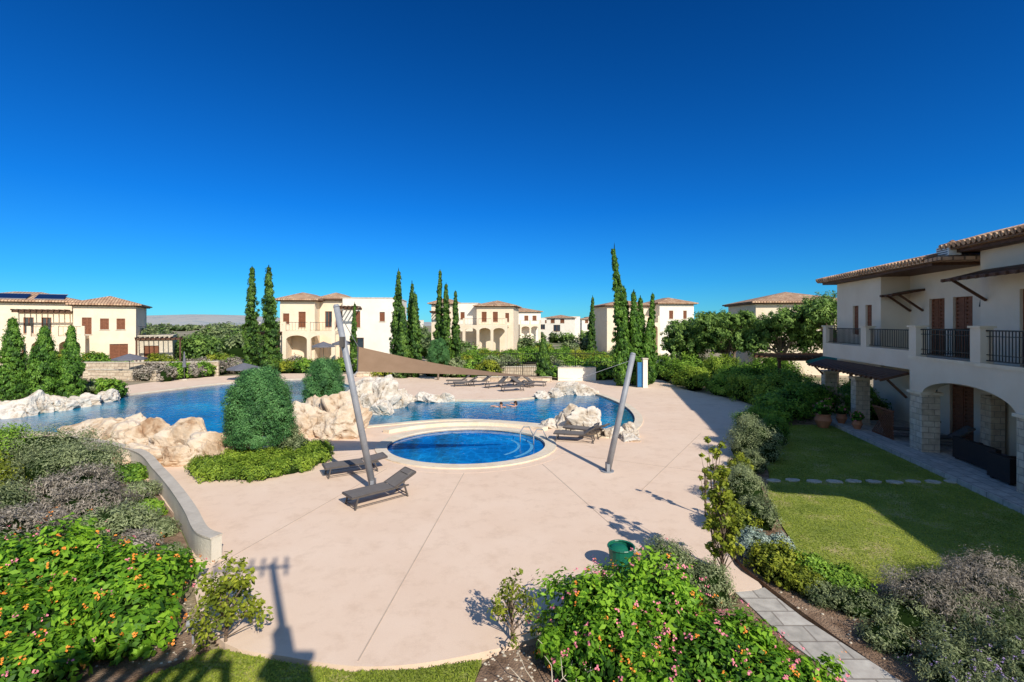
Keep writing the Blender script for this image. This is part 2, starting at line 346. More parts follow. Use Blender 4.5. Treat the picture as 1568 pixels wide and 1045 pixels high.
m2=nt.nodes.new('ShaderNodeMix'); m2.data_type='RGBA'; m2.blend_type='MULTIPLY'; m2.inputs[0].default_value=1
nt.links.new(sky.outputs[0],m2.inputs[6]); nt.links.new(m1.outputs[2],m2.inputs[7])
bg=nt.nodes['Background']; bg.inputs['Strength'].default_value=.15
nt.links.new(m2.outputs[2],bg.inputs['Color'])
sl=bpy.data.lights.new('sun','SUN'); sl.energy=5.0; sl.angle=math.radians(.5); sl.color=(1,.945,.85)
so=bpy.data.objects.new('sun',sl); COL.objects.link(so)
so.rotation_euler=Vector((DX*math.cos(EL),DY*math.cos(EL),-math.sin(EL))).to_track_quat('-Z','Y').to_euler(); so.location=(20,-30,40)
cd=bpy.data.cameras.new('camera'); cam=bpy.data.objects.new('camera',cd); COL.objects.link(cam); S.camera=cam
cam.location=(0,0,H); cam.rotation_euler=(math.radians(90),0,0); cd.lens=17.0; cd.sensor_width=36; cd.shift_y=-.0175; cd.clip_end=8000; cd.clip_start=.1
S.view_settings.view_transform='Standard'; S.view_settings.look='None'; S.view_settings.exposure=0

# ------------------------------------------------------------------ ground, deck, pools
g=MB(); g.box(-3500,3500,-400,4500,-.6,-.12); g.obj('ground',M['ground'])
pool=[(4.36,21.4),(5.66,23.1),(6.5,25.5),(6.8,28.5),(6.5,31.6),(5.6,34.6),(3.6,35.0),(1.57,32.4),(-1.0,31.2),(-3.5,31.3),(-6,31.6),(-8,33.5),(-12,37.5),(-15,41.3),(-18.2,43),(-21.8,42),(-24.2,39.4),(-25.4,36.6),(-26.8,33),(-26.5,29.8),(-27.5,27),(-31,25.3),(-30,22.6),(-24,22.3),(-21.5,22.1),(-18.2,21.4),(-13.2,20.5),(-9.8,21.8),(-6.6,23.7),(-2.9,25.1),(1.2,24),(3.0,22.3)]
pool=catmull(pool,6)
kc=(-1.85,19.9); kids=[(kc[0]+3.25*math.cos(t),kc[1]+2.95*math.sin(t)) for t in np.linspace(0,2*math.pi,72,endpoint=False)]
deck=[(-6.5,9.9),(-5.6,8.6),(-4.48,7.55),(-3.37,7.25),(-2.32,7.05),(-1.39,7.1),(-.39,7.37),(.6,7.8),(2,8.7),(3.2,9.0),(4.1,9.0),(4.75,9.2),(4.6,10),(5.0,11.3),(5.9,13),(7.2,15.5),(8.3,18),(9.5,20.5),(11.5,23.5),(13.3,26),(14.6,29),(14.3,33),(13,36.5),(13,45),(10,47),(-4,44.5),(-14,47),(-22,48),(-27.5,45.5),(-30.5,41),(-31,34),(-32,29),(-36,26),(-36,19),(-24,19.3),(-19,19),(-15.6,18.2),(-11.2,14.9),(-9.4,13.2),(-7.8,11.6)]
deck=catmull(deck,4)
d=MB(); d.prism([deck,pool,kids],-.5,0.0); d.obj('pool_deck',M['deck'])
wm=MB(); wm.prism([offset(pool,.05)],-.1,-.07); wm.obj('pool_water',M['water'])
wm=MB(); wm.prism([offset(kids,.05)],-.1,-.06); wm.obj('kids_pool_water',M['water2'])
c=MB(); c.prism([offset(pool,.38),offset(pool,-.03)],-.02,.035); c.obj('pool_coping',M['coping'])
c=MB(); c.prism([offset(kids,.42),offset(kids,-.04)],-.02,.05); c.obj('kids_pool_coping',M['coping'])
ko=offset(kids,.85); c=MB(); c.prism([ko,offset(kids,.43)],-.02,.004); c.obj('kids_pool_paving_ring',M['deck'])
c=MB(); arc=[(-1.85+5.0*math.cos(t),19.4+4.6*math.sin(t)) for t in np.linspace(.25*math.pi,.80*math.pi,30)]
arc2=[(-1.85+4.6*math.cos(t),19.4+4.2*math.sin(t)) for t in np.linspace(.25*math.pi,.80*math.pi,30)]
c.prism([arc+arc2[::-1]],0,.16); c.obj('overflow_wall',M['coping'])
j=MB()
def joint(p,q,w=.024):
    j.beam((p[0],p[1],.0),(q[0],q[1],.0),w,.008)
joint((-2.28,7.15),(-1.6,16.1)); joint((1.06,17.2),(3.2,9.2)); joint((3.9,14.5),(8.6,22.0)); joint((-5.6,18.6),(-11,15.2)); joint((1.9,18.6),(7.3,15.8)); joint((-4.3,16.6),(-6.2,9.6)); joint((6.6,22.5),(11.0,22.9)); joint((7.2,29),(14.3,30))
j.obj('deck_expansion_joints',M['joint'])
h=MB()
for dx in (0,.55):
    P=[(0.35+dx,20.6-dx*.9,-.1),(0.35+dx,20.6-dx*.9,.35),(.5+dx,20.75-dx*.9,.55),(.75+dx,20.95-dx*.9,.5),(.95+dx,21.1-dx*.9,.05)]
    h.tube(P,.022)
h.obj('pool_handrail',M['steel'],smooth=True)
c=MB()
for r0,r1,z in ((.80,.84,-.055),(.64,.67,-.055)):
    A_=[(kc[0]+3.25*r0*math.cos(t)+.0,kc[1]+2.95*r0*math.sin(t)) for t in np.linspace(-.75,.55,20)]; B_=[(kc[0]+3.25*r1*math.cos(t),kc[1]+2.95*r1*math.sin(t)) for t in np.linspace(-.75,.55,20)]
    c.prism([A_+B_[::-1]],-.07,z)
c.obj('pool_step_edging',mat_plain('step_tile',(.10,.36,.55),.3))
bl=MB(); bl.prism([catmull([(-18,17.8),(-15.7,18.0),(-13.3,16.7),(-11.2,14.9),(-9.45,13.2),(-7.95,11.6),(-6.8,10.2),(-5.9,8.6),(-4.7,7.5),(-5.5,6.6),(-6.5,5),(-20,5)],3)],-.12,.03); bl.obj('planting_bed',M['soil'])
bl=MB(); bl.prism([catmull([(-.3,7.25),(.7,7.7),(2,8.55),(3.2,8.9),(4.1,8.9),(4.3,7.8),(4.8,6),(5,4.5),(0,4.5),(-.5,6.4)],3)],-.12,-.02); bl.obj('planting_bed',M['soil'])
bl=MB(); bl.prism([catmull([(4.95,9.0),(4.8,10.4),(5.2,11.3),(6.1,13),(7.4,15.5),(8.5,18),(9.7,20.5),(11.7,23.5),(13.5,26),(15,29),(18,30),(17,23.6),(12,23.4),(9.7,19.5),(8.8,16.4),(7.5,14),(6.4,11),(6.1,9.5),(8,9.3),(10.3,9.3),(11,6),(6.3,4.2),(5.4,7)],3)],-.12,-.03); bl.obj('planting_bed',M['soil'])
lawnR=[(8.7,16.4),(9.6,19.5),(12,23.3),(16.1,23.4),(15.4,19.5),(14.3,14.2),(13.2,8.5),(10.2,9.5),(7.8,9.5),(6.2,9.7),(6.4,11),(7.4,14)]
lawnR=catmull(lawnR,3); l=MB(); l.prism([lawnR],-.12,-.01); l.obj('lawn',M['lawn'])
lawnF=[(-5.4,6.6),(-4.55,7.45),(-3.4,7.15),(-2.32,6.95),(-1.39,7.0),(-.45,7.2),(-.6,6.3),(-.8,4),(-6,4)]
l=MB(); l.prism([lawnF],-.12,-.01); l.obj('lawn',M['lawn'])
pa=MB(); pa.prism([[(4.15,9.02),(4.35,7.6),(4.75,6.4),(5.6,4),(6.5,4),(5.5,6.6),(4.95,8.2),(4.78,9.15)]],-.12,-.004); pa.obj('garden_path',M['paving'])
st=MB()
for k in range(10):
    x=8.3+k*.62; y=15.35-.02*k+random.uniform(-.06,.06)
    P=[(x+.24*math.cos(t)*random.uniform(.85,1.15),y+.17*math.sin(t)*random.uniform(.85,1.15)) for t in np.linspace(0,2*math.pi,8,endpoint=False)]
    st.prism([P],-.02,.025)
st.obj('stepping_stones',M['stone'])

# ------------------------------------------------------------------ foliage
def inside(P,x,y):
    r=np.zeros(len(x),bool); n=len(P)
    for i in range(n):
        x0,y0=P[i][:2]; x1,y1=P[(i+1)%n][:2]
        if y0==y1: continue
        c=((y0>y)!=(y1>y))&(x<(x1-x0)*(y-y0)/(y1-y0)+x0); r^=c
    return r
def nrm(a): return a/np.maximum(np.linalg.norm(a,axis=1,keepdims=True),1e-6)
class Leafy:
    def __init__(s,mats): s.mats=mats; s.V=[];s.F=[];s.mi=[];s.r=[];s.n=0
    def add(s,P,Nn,L,W,mi,rnd,T=None):
        n=len(P)
        if T is None: T=rng.normal(size=(n,3))
        B=nrm(np.cross(Nn,T)); T=nrm(np.cross(B,Nn))
        L=np.broadcast_to(L,(n,))[:,None]; W=np.broadcast_to(W,(n,))[:,None]
        V=np.stack([P-T*L*.5,P+B*W*.5-T*L*.05,P+T*L*.5,P-B*W*.5-T*L*.05],1).reshape(-1,3)
        s.V.append(V); s.F.append(np.arange(n*4).reshape(n,4)+s.n); s.n+=n*4
        s.mi.append(np.full(n,mi)); s.r.append(np.clip(rnd,0,1))
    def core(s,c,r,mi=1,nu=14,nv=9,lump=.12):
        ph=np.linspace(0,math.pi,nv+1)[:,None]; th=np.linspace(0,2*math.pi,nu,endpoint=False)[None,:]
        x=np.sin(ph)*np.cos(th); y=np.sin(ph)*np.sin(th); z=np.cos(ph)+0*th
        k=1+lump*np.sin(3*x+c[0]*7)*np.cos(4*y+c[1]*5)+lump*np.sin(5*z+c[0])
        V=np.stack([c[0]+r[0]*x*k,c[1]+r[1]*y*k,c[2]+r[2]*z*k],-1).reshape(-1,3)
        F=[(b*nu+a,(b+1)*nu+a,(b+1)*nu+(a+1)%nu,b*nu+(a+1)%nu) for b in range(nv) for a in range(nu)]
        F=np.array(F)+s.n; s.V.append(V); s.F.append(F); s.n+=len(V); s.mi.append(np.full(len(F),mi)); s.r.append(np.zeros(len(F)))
    def clusters(s,C,crad,nper,L,mi=0,base=None,up=.35,aspect=.5,out=None,Tup=0):
        K=len(C); 
        if base is None: base=rng.uniform(.25,.75,K)
        off=nrm(rng.normal(size=(K*nper,3)))*(rng.uniform(0,1,(K*nper,1))**.45)
        cr=np.repeat(np.broadcast_to(crad,(K,)),nper)[:,None]
        P=np.repeat(C,nper,0)+off*cr
        Nn=off*.8+rng.normal(size=off.shape)*.45; Nn[:,2]+=up
        if out is not None: Nn+=np.repeat(out,nper,0)*.7
        Nn=nrm(Nn)
        rnd=np.repeat(base,nper)+rng.normal(size=K*nper)*.17+off[:,2]*.2
        T=None
        if Tup: T=rng.normal(size=(K*nper,3))*(1-Tup); T[:,2]+=Tup*1.5
        Ls=L*rng.uniform(.6,1.4,K*nper)
        s.add(P,Nn,Ls,Ls*aspect,mi,rnd,T)
    def dome(s,cx,cy,z0,rx,ry,h,K,nper,L,mi=0,cr=.22,aspect=.5,Tup=0,lump=.16,rect=1.0,flowers=None,bias=0,core=.78):
        zc=z0+h*.38; rz=h*.62
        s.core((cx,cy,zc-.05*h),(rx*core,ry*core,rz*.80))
        D=nrm(rng.normal(size=(int(K),3))); D[:,2]=np.where(D[:,2]<-.35,-D[:,2],D[:,2])
        ph=rng.uniform(0,6.28,6)
        k=1+lump*(np.sin(3.1*D[:,0]+ph[0])*np.sin(2.7*D[:,1]+ph[1])+.6*np.sin(6*D[:,2]+ph[2]+4*D[:,0]))
        k*=rng.uniform(.84,1.08,len(D))
        C=np.stack([cx+rx*D[:,0]*k*.92,cy+ry*D[:,1]*k*.92,zc+rz*D[:,2]*k*.95],1)
        m=cr*min(rx,ry)
        base=.5+.2*np.sin(C[:,0]*2.3+ph[3])*np.cos(C[:,1]*2.1+ph[4])+rng.uniform(-.25,.25,len(C))+bias+(k-1)*.9
        s.clusters(C,m*rng.uniform(.6,1.35,len(C)),nper,L,mi,base,aspect=aspect,out=D,Tup=Tup)
        if flowers:
            for fmi,nf,fs in flowers:
                i=rng.integers(0,len(C),nf); FC=C[i]+D[i]*m*rng.uniform(.8,1.3,(nf,1))+rng.normal(size=(nf,3))*m*.3
                q=rng.normal(size=(nf*6,3))*fs*.35
                s.add(np.repeat(FC,6,0)+q,nrm(np.repeat(D[i],6,0)+rng.normal(size=(nf*6,3))*.5+np.array([0,0,.4])),fs*.7,fs*.6,fmi,rng.uniform(0,1,nf*6))
    def cypress(s,x,y,z0,z1,R,K,nper,L,mi=0,lean=(0,0),low=.06):
        t=rng.uniform(0,1,K)**1.1
        prof=lambda t: R*np.clip(np.minimum(1,(t+low)*6),0,1)*np.clip(1.04-t**1.7,0.04,1)
        a=rng.uniform(0,6.28,K); ph=rng.uniform(0,6.28,2)
        lump=1+.2*np.sin(3*a+t*14+ph[0])+.14*np.sin(27*t+ph[1])
        rr=prof(t)*lump*rng.uniform(.72,1.1,K)
        C=np.stack([x+lean[0]*t**2+rr*np.cos(a),y+lean[1]*t**2+rr*np.sin(a),z0+(z1-z0)*t],1)
        out=np.stack([np.cos(a),np.sin(a),0*a+.2],1)
        base=.45+.22*np.sin(2*a+9*t+ph[1])+rng.uniform(-.25,.25,K)
        s.clusters(C,R*.26*rng.uniform(.6,1.3,K),nper,L,mi,base,up=.1,aspect=.4,out=out,Tup=.65)
        for k in range(7):
            tt=(k+.5)/7; r=float(prof(np.array(tt)))*.72
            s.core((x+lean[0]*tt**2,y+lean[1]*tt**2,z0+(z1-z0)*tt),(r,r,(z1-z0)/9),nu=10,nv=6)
    def build(s,name,parent=None):
        V=np.concatenate(s.V); F=np.concatenate(s.F); me=bpy.data.meshes.new(name)
        me.vertices.add(len(V)); me.vertices.foreach_set('co',V.astype(np.float32).ravel())
        me.loops.add(len(F)*4); me.loops.foreach_set('vertex_index',F.astype(np.int32).ravel())
        me.polygons.add(len(F)); me.polygons.foreach_set('loop_start',np.arange(0,len(F)*4,4,dtype=np.int32))
        try: me.polygons.foreach_set('loop_total',np.full(len(F),4,dtype=np.int32))
        except Exception: pass
        for m in s.mats: me.materials.append(m)
        me.polygons.foreach_set('material_index',np.concatenate(s.mi).astype(np.int32))
        a=me.attributes.new('rnd','FLOAT','FACE'); a.data.foreach_set('value',np.concatenate(s.r).astype(np.float32))
        me.update(calc_edges=True); me.validate()
        o=bpy.data.objects.new(name,me); COL.objects.link(o)
        if parent: o.parent=parent
        return o
def grass(name,poly,n,hgt):
    xs=[p[0] for p in poly]; ys=[p[1] for p in poly]
    x=rng.uniform(min(xs),max(xs),n*3); y=rng.uniform(min(ys),max(ys),n*3); k=inside(poly,x,y); x=x[k][:n]; y=y[k][:n]
    L=Leafy([L_grass]); m=len(x)
    hh=hgt*rng.uniform(.5,1.3,m); P=np.stack([x,y,-.01+hh*.35],1)
    a=rng.uniform(0,6.28,m); Nn=np.stack([np.cos(a)*.6,np.sin(a)*.6,0*a+.8],1); T=np.stack([rng.normal(size=m)*.8,rng.normal(size=m)*.8,np.ones(m)],1)
    rnd=.45+.24*np.sin(x*1.7+np.sin(y*1.3)*2)*np.cos(y*1.9+np.sin(x*.9))+rng.normal(size=m)*.17
    L.add(P,nrm(Nn),hh,.016+0*hh,0,rnd,T); L.build(name)
grass('lawn_grass_blades',lawnR,100000,.04)
grass('lawn_grass_blades',lawnF,40000,.05)

L=Leafy([L_grey,L_core,L_lav,L_yel,L_hedge])
for (x,y,r,h,mi,Tu) in [(-15.6,16.2,1.5,1.35,0,.3),(-13.5,14.7,1.3,1.3,0,.3),(-18,15.5,2,1.6,4,.2),(-11.8,13.1,1.1,1.05,2,.5),(-15.2,12.9,1.6,1.45,3,.2),(-17.2,13,1.6,1.6,3,.2),(-10.3,11.9,1.0,1.0,2,.5),(-12.9,11.4,1.4,1.2,0,.3),(-9.0,10.9,.85,.85,0,.4),(-10.9,10.2,1.1,1.0,2,.5),(-13.1,9.8,1.5,1.15,0,.3),(-7.9,10.0,.6,.6,2,.5),(-8.8,9.5,.8,.7,4,.2),(-10.5,9,1,.9,0,.2),(-14.3,11.3,1.3,1.3,0,.3),
      (-10.6,13.7,.45,.45,0,.3),(-9.4,12.4,.4,.4,4,.2),(-8.3,11.3,.4,.38,0,.3),(-12.2,15.3,.5,.5,4,.2),(-7.2,10.0,.4,.35,0,.3),(-6.8,9.4,.4,.4,4,.2)]:
    L.dome(x,y,0,r,r*.9,h,170*r if r>.6 else 120,42,.085,mi,cr=.2 if r>.6 else .28,aspect=.26 if mi in(0,2) else .5,Tup=Tu,lump=.2)
L.build('lavender_shrub')
L=Leafy([L_lant,L_core,F_or,F_pk,L_hedge])
for (x,y,r,h) in [(-8.4,8.5,1.1,1.1),(-6.6,8.25,.95,1.0),(-7.4,7.3,.9,.8),(-9,7.2,1.0,.95),(-5.9,7.5,.6,.75),(-6.6,6.6,.7,.6),(-8.2,6.4,.9,.7),(-9.9,8.6,1.0,1.1)]:
    L.dome(x,y,0,r,r,h,120*r,36,.12,0,cr=.25,aspect=.5,lump=.3,core=.66,flowers=[(2,int(44*r),.058),(3,int(18*r),.05)])
L.build('lantana_shrub')
L=Leafy([L_lant,L_core,F_or,F_pk])
for (x,y,r,h) in [(1.25,7.6,.78,.95),(2.2,7.75,.9,1.1),(1.6,6.9,.8,.8),(2.7,7.0,.8,.75),(3.3,7.2,.55,.6),(3.2,6.4,.75,.6),(2.2,6.3,.75,.65),(3.9,6.5,.5,.5),(.8,7.0,.4,.5)]:
    L.dome(x,y,-.05,r,r,h,140*r,36,.095,0,cr=.25,aspect=.48,lump=.28,core=.68,flowers=[(2,int(20*r),.05),(3,int(52*r),.052)])
L.build('lantana_shrub')
bt=MB()
for k in range(26):
    a=random.uniform(0,6.28); p=Vector((random.uniform(.2,1.4),random.uniform(6.3,6.8),-.1)); q=p+Vector((math.cos(a)*.35,math.sin(a)*.3,random.uniform(.2,.45))); bt.cyl(p,q,.014,.006,6)
    bt.cyl(q,q+Vector((random.uniform(-.2,.2),random.uniform(-.2,.2),.15)),.006,.003,5)
bt.obj('bare_twigs',M['stone'])
pb=MB()
for k in range(420):
    if k<150: x,y=random.uniform(-.4,.9),random.uniform(6.3,7.4)
    elif k<300: x,y=random.uniform(5.0,8.5),random.uniform(7.2,9.6)
    else: x,y=random.uniform(-6.3,-4.8),random.uniform(7.0,8.6)
    s_=random.uniform(.008,.03); pb.ell((x,y,-.02+(.05 if k>=300 else 0)),(s_,s_*.8,s_*.6),6,4)
pb.obj('bed_pebbles',M['stone'])
def bushes(name,mats,specs,L0,K=200,nper=36,**kw):
    L=Leafy(mats)
    for s in specs:
        x,y,r,h=s[:4]; mi=s[4] if len(s)>4 else 0
        L.dome(x,y,-.1,r,r*(s[5] if len(s)>5 else 1),h+.1,K*r,nper,L0,mi,**kw)
    return L.build(name)
bushes('grey_shrub',[L_grey,L_core],[(3.0,9.35,.62,.75),(3.55,8.9,.5,.6),(6.35,13.2,.55,1.1),(6.1,12.0,.5,.7),(6.8,14.4,.45,.6)],.05,300,40,aspect=.3,Tup=.3)
bushes('clipped_rosemary_shrub',[L_grey,L_core,L_hedge],[(9.0,17.9,.9,1.3),(9.7,19.6,.75,1.25),(8.2,16.5,.5,.6),(10.7,21.5,.9,1.2,2),(10.9,20.2,.7,1.1,2)],.06,300,40,aspect=.35,Tup=.3)
bushes('silver_shrub',[mat_leaf('silver_leaf',(.11,.15,.11),(.22,.28,.22),(.36,.41,.35),.2),L_core],[(5.35,10.7,.45,.35),(5.8,10.6,.35,.3)],.06,260,36)
bushes('yellow_green_shrub',[L_yel,L_core,L_hedge],[(5.3,9.75,.5,.5),(5.8,9.5,.5,.4,2),(5.35,11.7,.5,.65),(5.5,9.2,.4,.35),(7.35,15.6,.4,.7),(6.3,9.2,.5,.3,2)],.06,260,30)
bushes('low_dark_shrub',[L_hedge,L_core,L_grey],[(6.0,8.5,.45,.3,2),(6.6,8.1,.5,.35,2),(7.2,8.7,.4,.3,2),(5.9,7.6,.4,.25,2),(6.9,7.4,.5,.35,2),(5.6,8.8,.35,.25,2)],.05,200,26,aspect=.3,Tup=.3)
bushes('lavender_shrub',[L_lav,L_core,L_grey],[(7.3,8.3,.75,.7),(8.2,8.2,.8,.8),(7.7,7.5,.7,.6,2),(8.9,8.9,.7,.65),(9.2,7.8,.8,.85)],.06,280,44,aspect=.16,Tup=.5,lump=.22)
L=Leafy([L_grey,L_core,F_pu])
for x,y,r,h in [(6.3,6.7,.55,.5),(7.2,6.8,.6,.6),(6.8,6.2,.6,.5),(5.9,6.2,.5,.4),(7.8,6.5,.6,.6)]:
    L.dome(x,y,-.1,r,r,h+.1,260*r,40,.05,0,aspect=.25,Tup=.5,lump=.2,flowers=[(2,int(90*r),.03)])
L.build('flowering_lavender')
def sapling(name,x,y,h,r,mats,n=26,L0=.09,z0=-.1,per=60):
    G=Grp(name,(0,0,0)); t=G.g('trunk','bark'); tips=[]
    for k in range(n):
        z=h*(.25+.7*k/n); a=k*2.4; q=Vector((x+r*math.cos(a)*random.uniform(.3,.95)*(1.1-.6*k/n),y+r*math.sin(a)*random.uniform(.3,.95)*(1.1-.6*k/n),z0+z+random.uniform(0,.18*h)))
        b=Vector((x+.03*math.sin(z*5),y,z0+z*.6)); t.cyl(b,q,.012,.004,5); tips.append(q)
    t.cyl((x,y,z0),(x,y,z0+h*.8),.028,.01,7)
    G.done(); L=Leafy(mats); L.clusters(np.array(tips),r*.27,per,L0,0,up=.5,aspect=.5); L.build('leaves',G.e)
sapling('citrus_sapling',-4.5,7.6,1.15,.62,[L_yel],28,per=50)
sapling('citrus_sapling',.0,7.62,1.05,.42,[L_yel],22,.07,per=34)
sapling('tall_privet',4.05,9.3,2.1,.36,[L_yel],44,.10,per=46)
sapling('tall_privet',4.15,9.9,2.7,.30,[L_yel],20,.10,per=26)
sapling('tall_privet',5.0,12.5,1.7,.22,[L_yel],10,.10,per=30)
G=Grp('garden_spotlight',(-4.95,7.5,0)); G.g('post','steel').cyl((0,0,-.1),(0,0,.3),.015); G.g('head','steel').cyl((-.08,-.03,.36),(.08,.05,.33),.06,.045,10); G.done()
G=Grp('green_garden_bin',(2.2,9.75,0)); b=G.g('body','green'); b.cyl((0,0,0),(0,0,.5),.2,.26,20,cap=False); b.cyl((0,0,.02),(0,0,.03),.2,.2,20); 
for k in range(20):
    a=2*math.pi*k/20; a2=2*math.pi*(k+1)/20; b.cyl((.26*math.cos(a),.26*math.sin(a),.5),(.26*math.cos(a2),.26*math.sin(a2),.5),.02,.02,6)
b.ell((-.05,.03,.42),(.2,.2,.1)); G.done()

L=Leafy([L_hed2,L_core])
for x,y,r,h in [(-10.2,16.5,.8,.4),(-9.3,15.9,.85,.4),(-8.3,15.9,.85,.42),(-7.6,16.5,.8,.45),(-7.2,17.4,.7,.5),(-7.6,18.2,.8,.5),(-8.7,17.1,1.2,.4),(-9.9,17.4,.9,.38)]:
    L.dome(x,y,0,r,r,h,240*r,34,.07,0,cr=.16,aspect=.5)
L.build('groundcover_hedge')
bushes('grey_shrub',[L_grey,L_core],[(-8.5,18.3,.6,1.1),(-7.9,17.9,.4,.8)],.06,240,34)
def topiary(name,x,y,z0,z1,r,K=900,trunk=True):
    G=Grp(name)
    t=G.g('trunk','bark'); t.cyl((x,y,-.1),(x+.04,y,z0+.5),.09,.06,8)
    for k in range(7): 
        a=k*.9; t.cyl((x,y,z0*.5),(x+r*.6*math.cos(a),y+r*.6*math.sin(a),z0+.6),.045,.02,6)
    G.done(); L=Leafy([L_top,L_core]); n=K; h=z1-z0
    tt=rng.uniform(0,1,n); a=rng.uniform(0,6.28,n)
    pr=r*np.sqrt(np.clip(1-((tt-.36)/.68)**2,0,1))*(1-.12*tt); rr=pr*(1+.06*np.sin(4*a+8*tt)+.05*np.sin(9*a-13*tt))*rng.uniform(.82,1.07,n)
    C=np.stack([x+rr*np.cos(a),y+rr*np.sin(a),z0+h*tt],1)
    L.clusters(C,.16*rng.uniform(.6,1.5,n),44,.08,0,.45+.2*np.sin(5*a+9*tt)+rng.uniform(-.28,.28,n),aspect=.3,out=np.stack([np.cos(a),np.sin(a),tt*1.2-.3],1),Tup=.3)
    L.core((x,y,z0+h*.40),(r*.80,r*.80,h*.38)); L.core((x,y,z0+h*.62),(r*.55,r*.55,h*.30)); L.build('crown',G.e)
topiary('topiary_tree',-9.45,18.1,.6,3.25,1.16,1500)
topiary('topiary_tree',-10.1,26,.4,3.05,1.05,900)
topiary('topiary_tree',-6.5,42.5,1.3,3.6,.95,500)

def cyp(x,y,h,R,K=420,nper=34,L0=.2,mat=None,lean=(0,0),z0=.1):
    G=Grp('cypress_tree'); G.g('trunk','bark').cyl((x,y,-.1),(x,y,1.2),.12,.08,7); G.done()
    L=Leafy([mat or L_cyp,L_core]); L.cypress(x,y,z0,h,R,K,nper,L0,0,lean); L.build('crown',G.e)
for a in [(-25.9,48,10.4,.75),(-23,46,10.2,.85),(-10.7,45,9.7,.62),(-9.6,45.5,8.6,.5),(-8.9,44.6,7.6,.6),(-9.9,44,6.4,.6),(-7.0,46,9.9,.45),(-6.2,45.4,8.6,.5),(-5.3,45.7,7.9,.45),(9.8,60,8.1,.5),(-16.4,50,6.9,.35),(2.8,42.3,3.5,.6)]:
    cyp(*a,lean=(random.uniform(-.25,.25),0))
cyp(8.9,39,10.9,.58,K=600,lean=(-.75,0),mat=L_cyp2)
for a in [(9.3,39.6,7.8,.62),(9.9,39,7.4,.6),(10.6,39.8,7.0,.55),(8.7,38.5,5.6,.6),(11.4,39.8,7.3,.42),(10.9,39.2,5.2,.5)]: cyp(*a,mat=L_cyp2,lean=(random.uniform(-.3,.3),0))
for a in [(-32,31,5.2,.8),(-29.2,30.2,4.6,.85),(-27.9,30.6,4.7,.62),(-34.2,31,4.8,.8)]: cyp(*a,mat=L_cyp2,L0=.15,nper=46)
L=Leafy([L_hedge,L_core,L_yel,L_grey,L_lav])
sp=[]
for k in range(9): sp.append((-27.6+random.uniform(-1,1)-k*.9,32+random.uniform(-1,1)+ (k%3),.9,1.1,random.choice([0,0,3])))
for k in range(26): sp.append((random.uniform(-33,-14),random.uniform(48.5,52),random.uniform(1,1.6),random.uniform(.9,1.6),random.choice([0,0,2,3,4])))
for k in range(14): sp.append((random.uniform(-32.5,-28.5),random.uniform(41.5,48),random.uniform(.7,1.2),random.uniform(.7,1.5),random.choice([0,2,4])))
for k in range(16): sp.append((random.uniform(-47,-32),random.uniform(46.6,49),random.uniform(.7,1.2),random.uniform(1.3,2.2),random.choice([0,2,3])))
for k in range(26): sp.append((random.uniform(-14,-1),random.uniform(44.5,52),random.uniform(.8,1.5),random.uniform(.9,2.0),random.choice([0,0,3,2])))
for k in range(55): sp.append((random.uniform(-6,16),random.uniform(47.5,66),random.uniform(.9,1.8),random.uniform(1.0,2.0),random.choice([0,0,3,2,0])))
for k in range(10): sp.append((random.uniform(4,9),random.uniform(42.6,44),random.uniform(.5,.9),random.uniform(.8,1.4),random.choice([0,2,0])))
for x,y,r,h,mi in sp: L.dome(x,y,0,r,r,h,70*r,22,.2,mi,cr=.24)
L.build('garden_shrubs')
L=Leafy([L_hedge,L_core,L_yel,L_hed2])
for (x,y,r,h,mi) in [(13.6,24.9,1.1,1.2,0),(12.6,23.8,.8,.9,0),(15.2,26.2,1.4,1.5,0),(15.7,29,1.5,1.7,3),(16.9,27,1.4,1.6,0),(15.6,31.5,1.5,1.6,3),(14.8,34,1.3,1.5,0),(17.4,31,1.6,1.9,0),(13.9,37,1.3,1.6,3),(16.5,35,1.6,2.1,0),(14.2,40,1.3,1.9,0),(18.8,35,1.8,2.3,0),(17,39,1.7,2.4,3),(13.4,43,1.2,2,0),(16,43,1.6,2.4,0),(20.5,38,1.8,2.6,0),(18.2,24.8,1.0,1.3,0),(19.8,27.8,1.2,1.5,0)]:
    L.dome(x,y,0,r,r,h,110*r,36,.13,mi,cr=.23,lump=.24,core=.7)
L.build('hedge')
def tree(name,x,y,h,r,mat,L0=.22,K=210,nper=54,th=.18,z0=0,cb=.35,tiers=6):
    G=Grp(name); t=G.g('trunk','bark'); t.cyl((x,y,-.12),(x+.1,y,h*.35),th,th*.7,9); t.cyl((x+.1,y,h*.35),(x,y+.1,h*.62),th*.7,th*.35,8)
    C=[]
    for k in range(tiers*3):
        a=k*2.4+random.random(); q=Vector((x+r*.62*math.cos(a)*random.uniform(.5,1.15),y+r*.62*math.sin(a)*random.uniform(.5,1.15),h*random.uniform(cb+.15,.9)))
        t.cyl((x+.08,y,h*random.uniform(.25,.5)),q,th*.4,th*.1,6); C.append((q,random.uniform(.22,.40)*r))
    G.done(); L=Leafy([mat,L_core])
    for q,cr in C:
        n=K//(tiers); D=nrm(rng.normal(size=(n,3))); P=np.array(q)+D*cr*rng.uniform(.55,1.15,(n,1))*np.array([1.15,1.15,.8])
        L.clusters(P,cr*.26,nper//2,L0,0,rng.uniform(.35,.75)+rng.uniform(-.2,.2,n),aspect=.4,out=D)
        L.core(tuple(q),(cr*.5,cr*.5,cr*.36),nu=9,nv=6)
    L.build('crown',G.e)
for a in [(15.9,44,4.9,2.3),(18.6,42,6.2,3.0),(21.6,39,6.2,2.9),(24.8,37,7.2,3.3),(21.5,47,6.4,3.2),(27,34,6.6,2.8),(18.5,50,5.6,2.6)]: tree('pepper_tree',*a,L_tree)
L=Leafy([L_dist,L_core,L_tree])
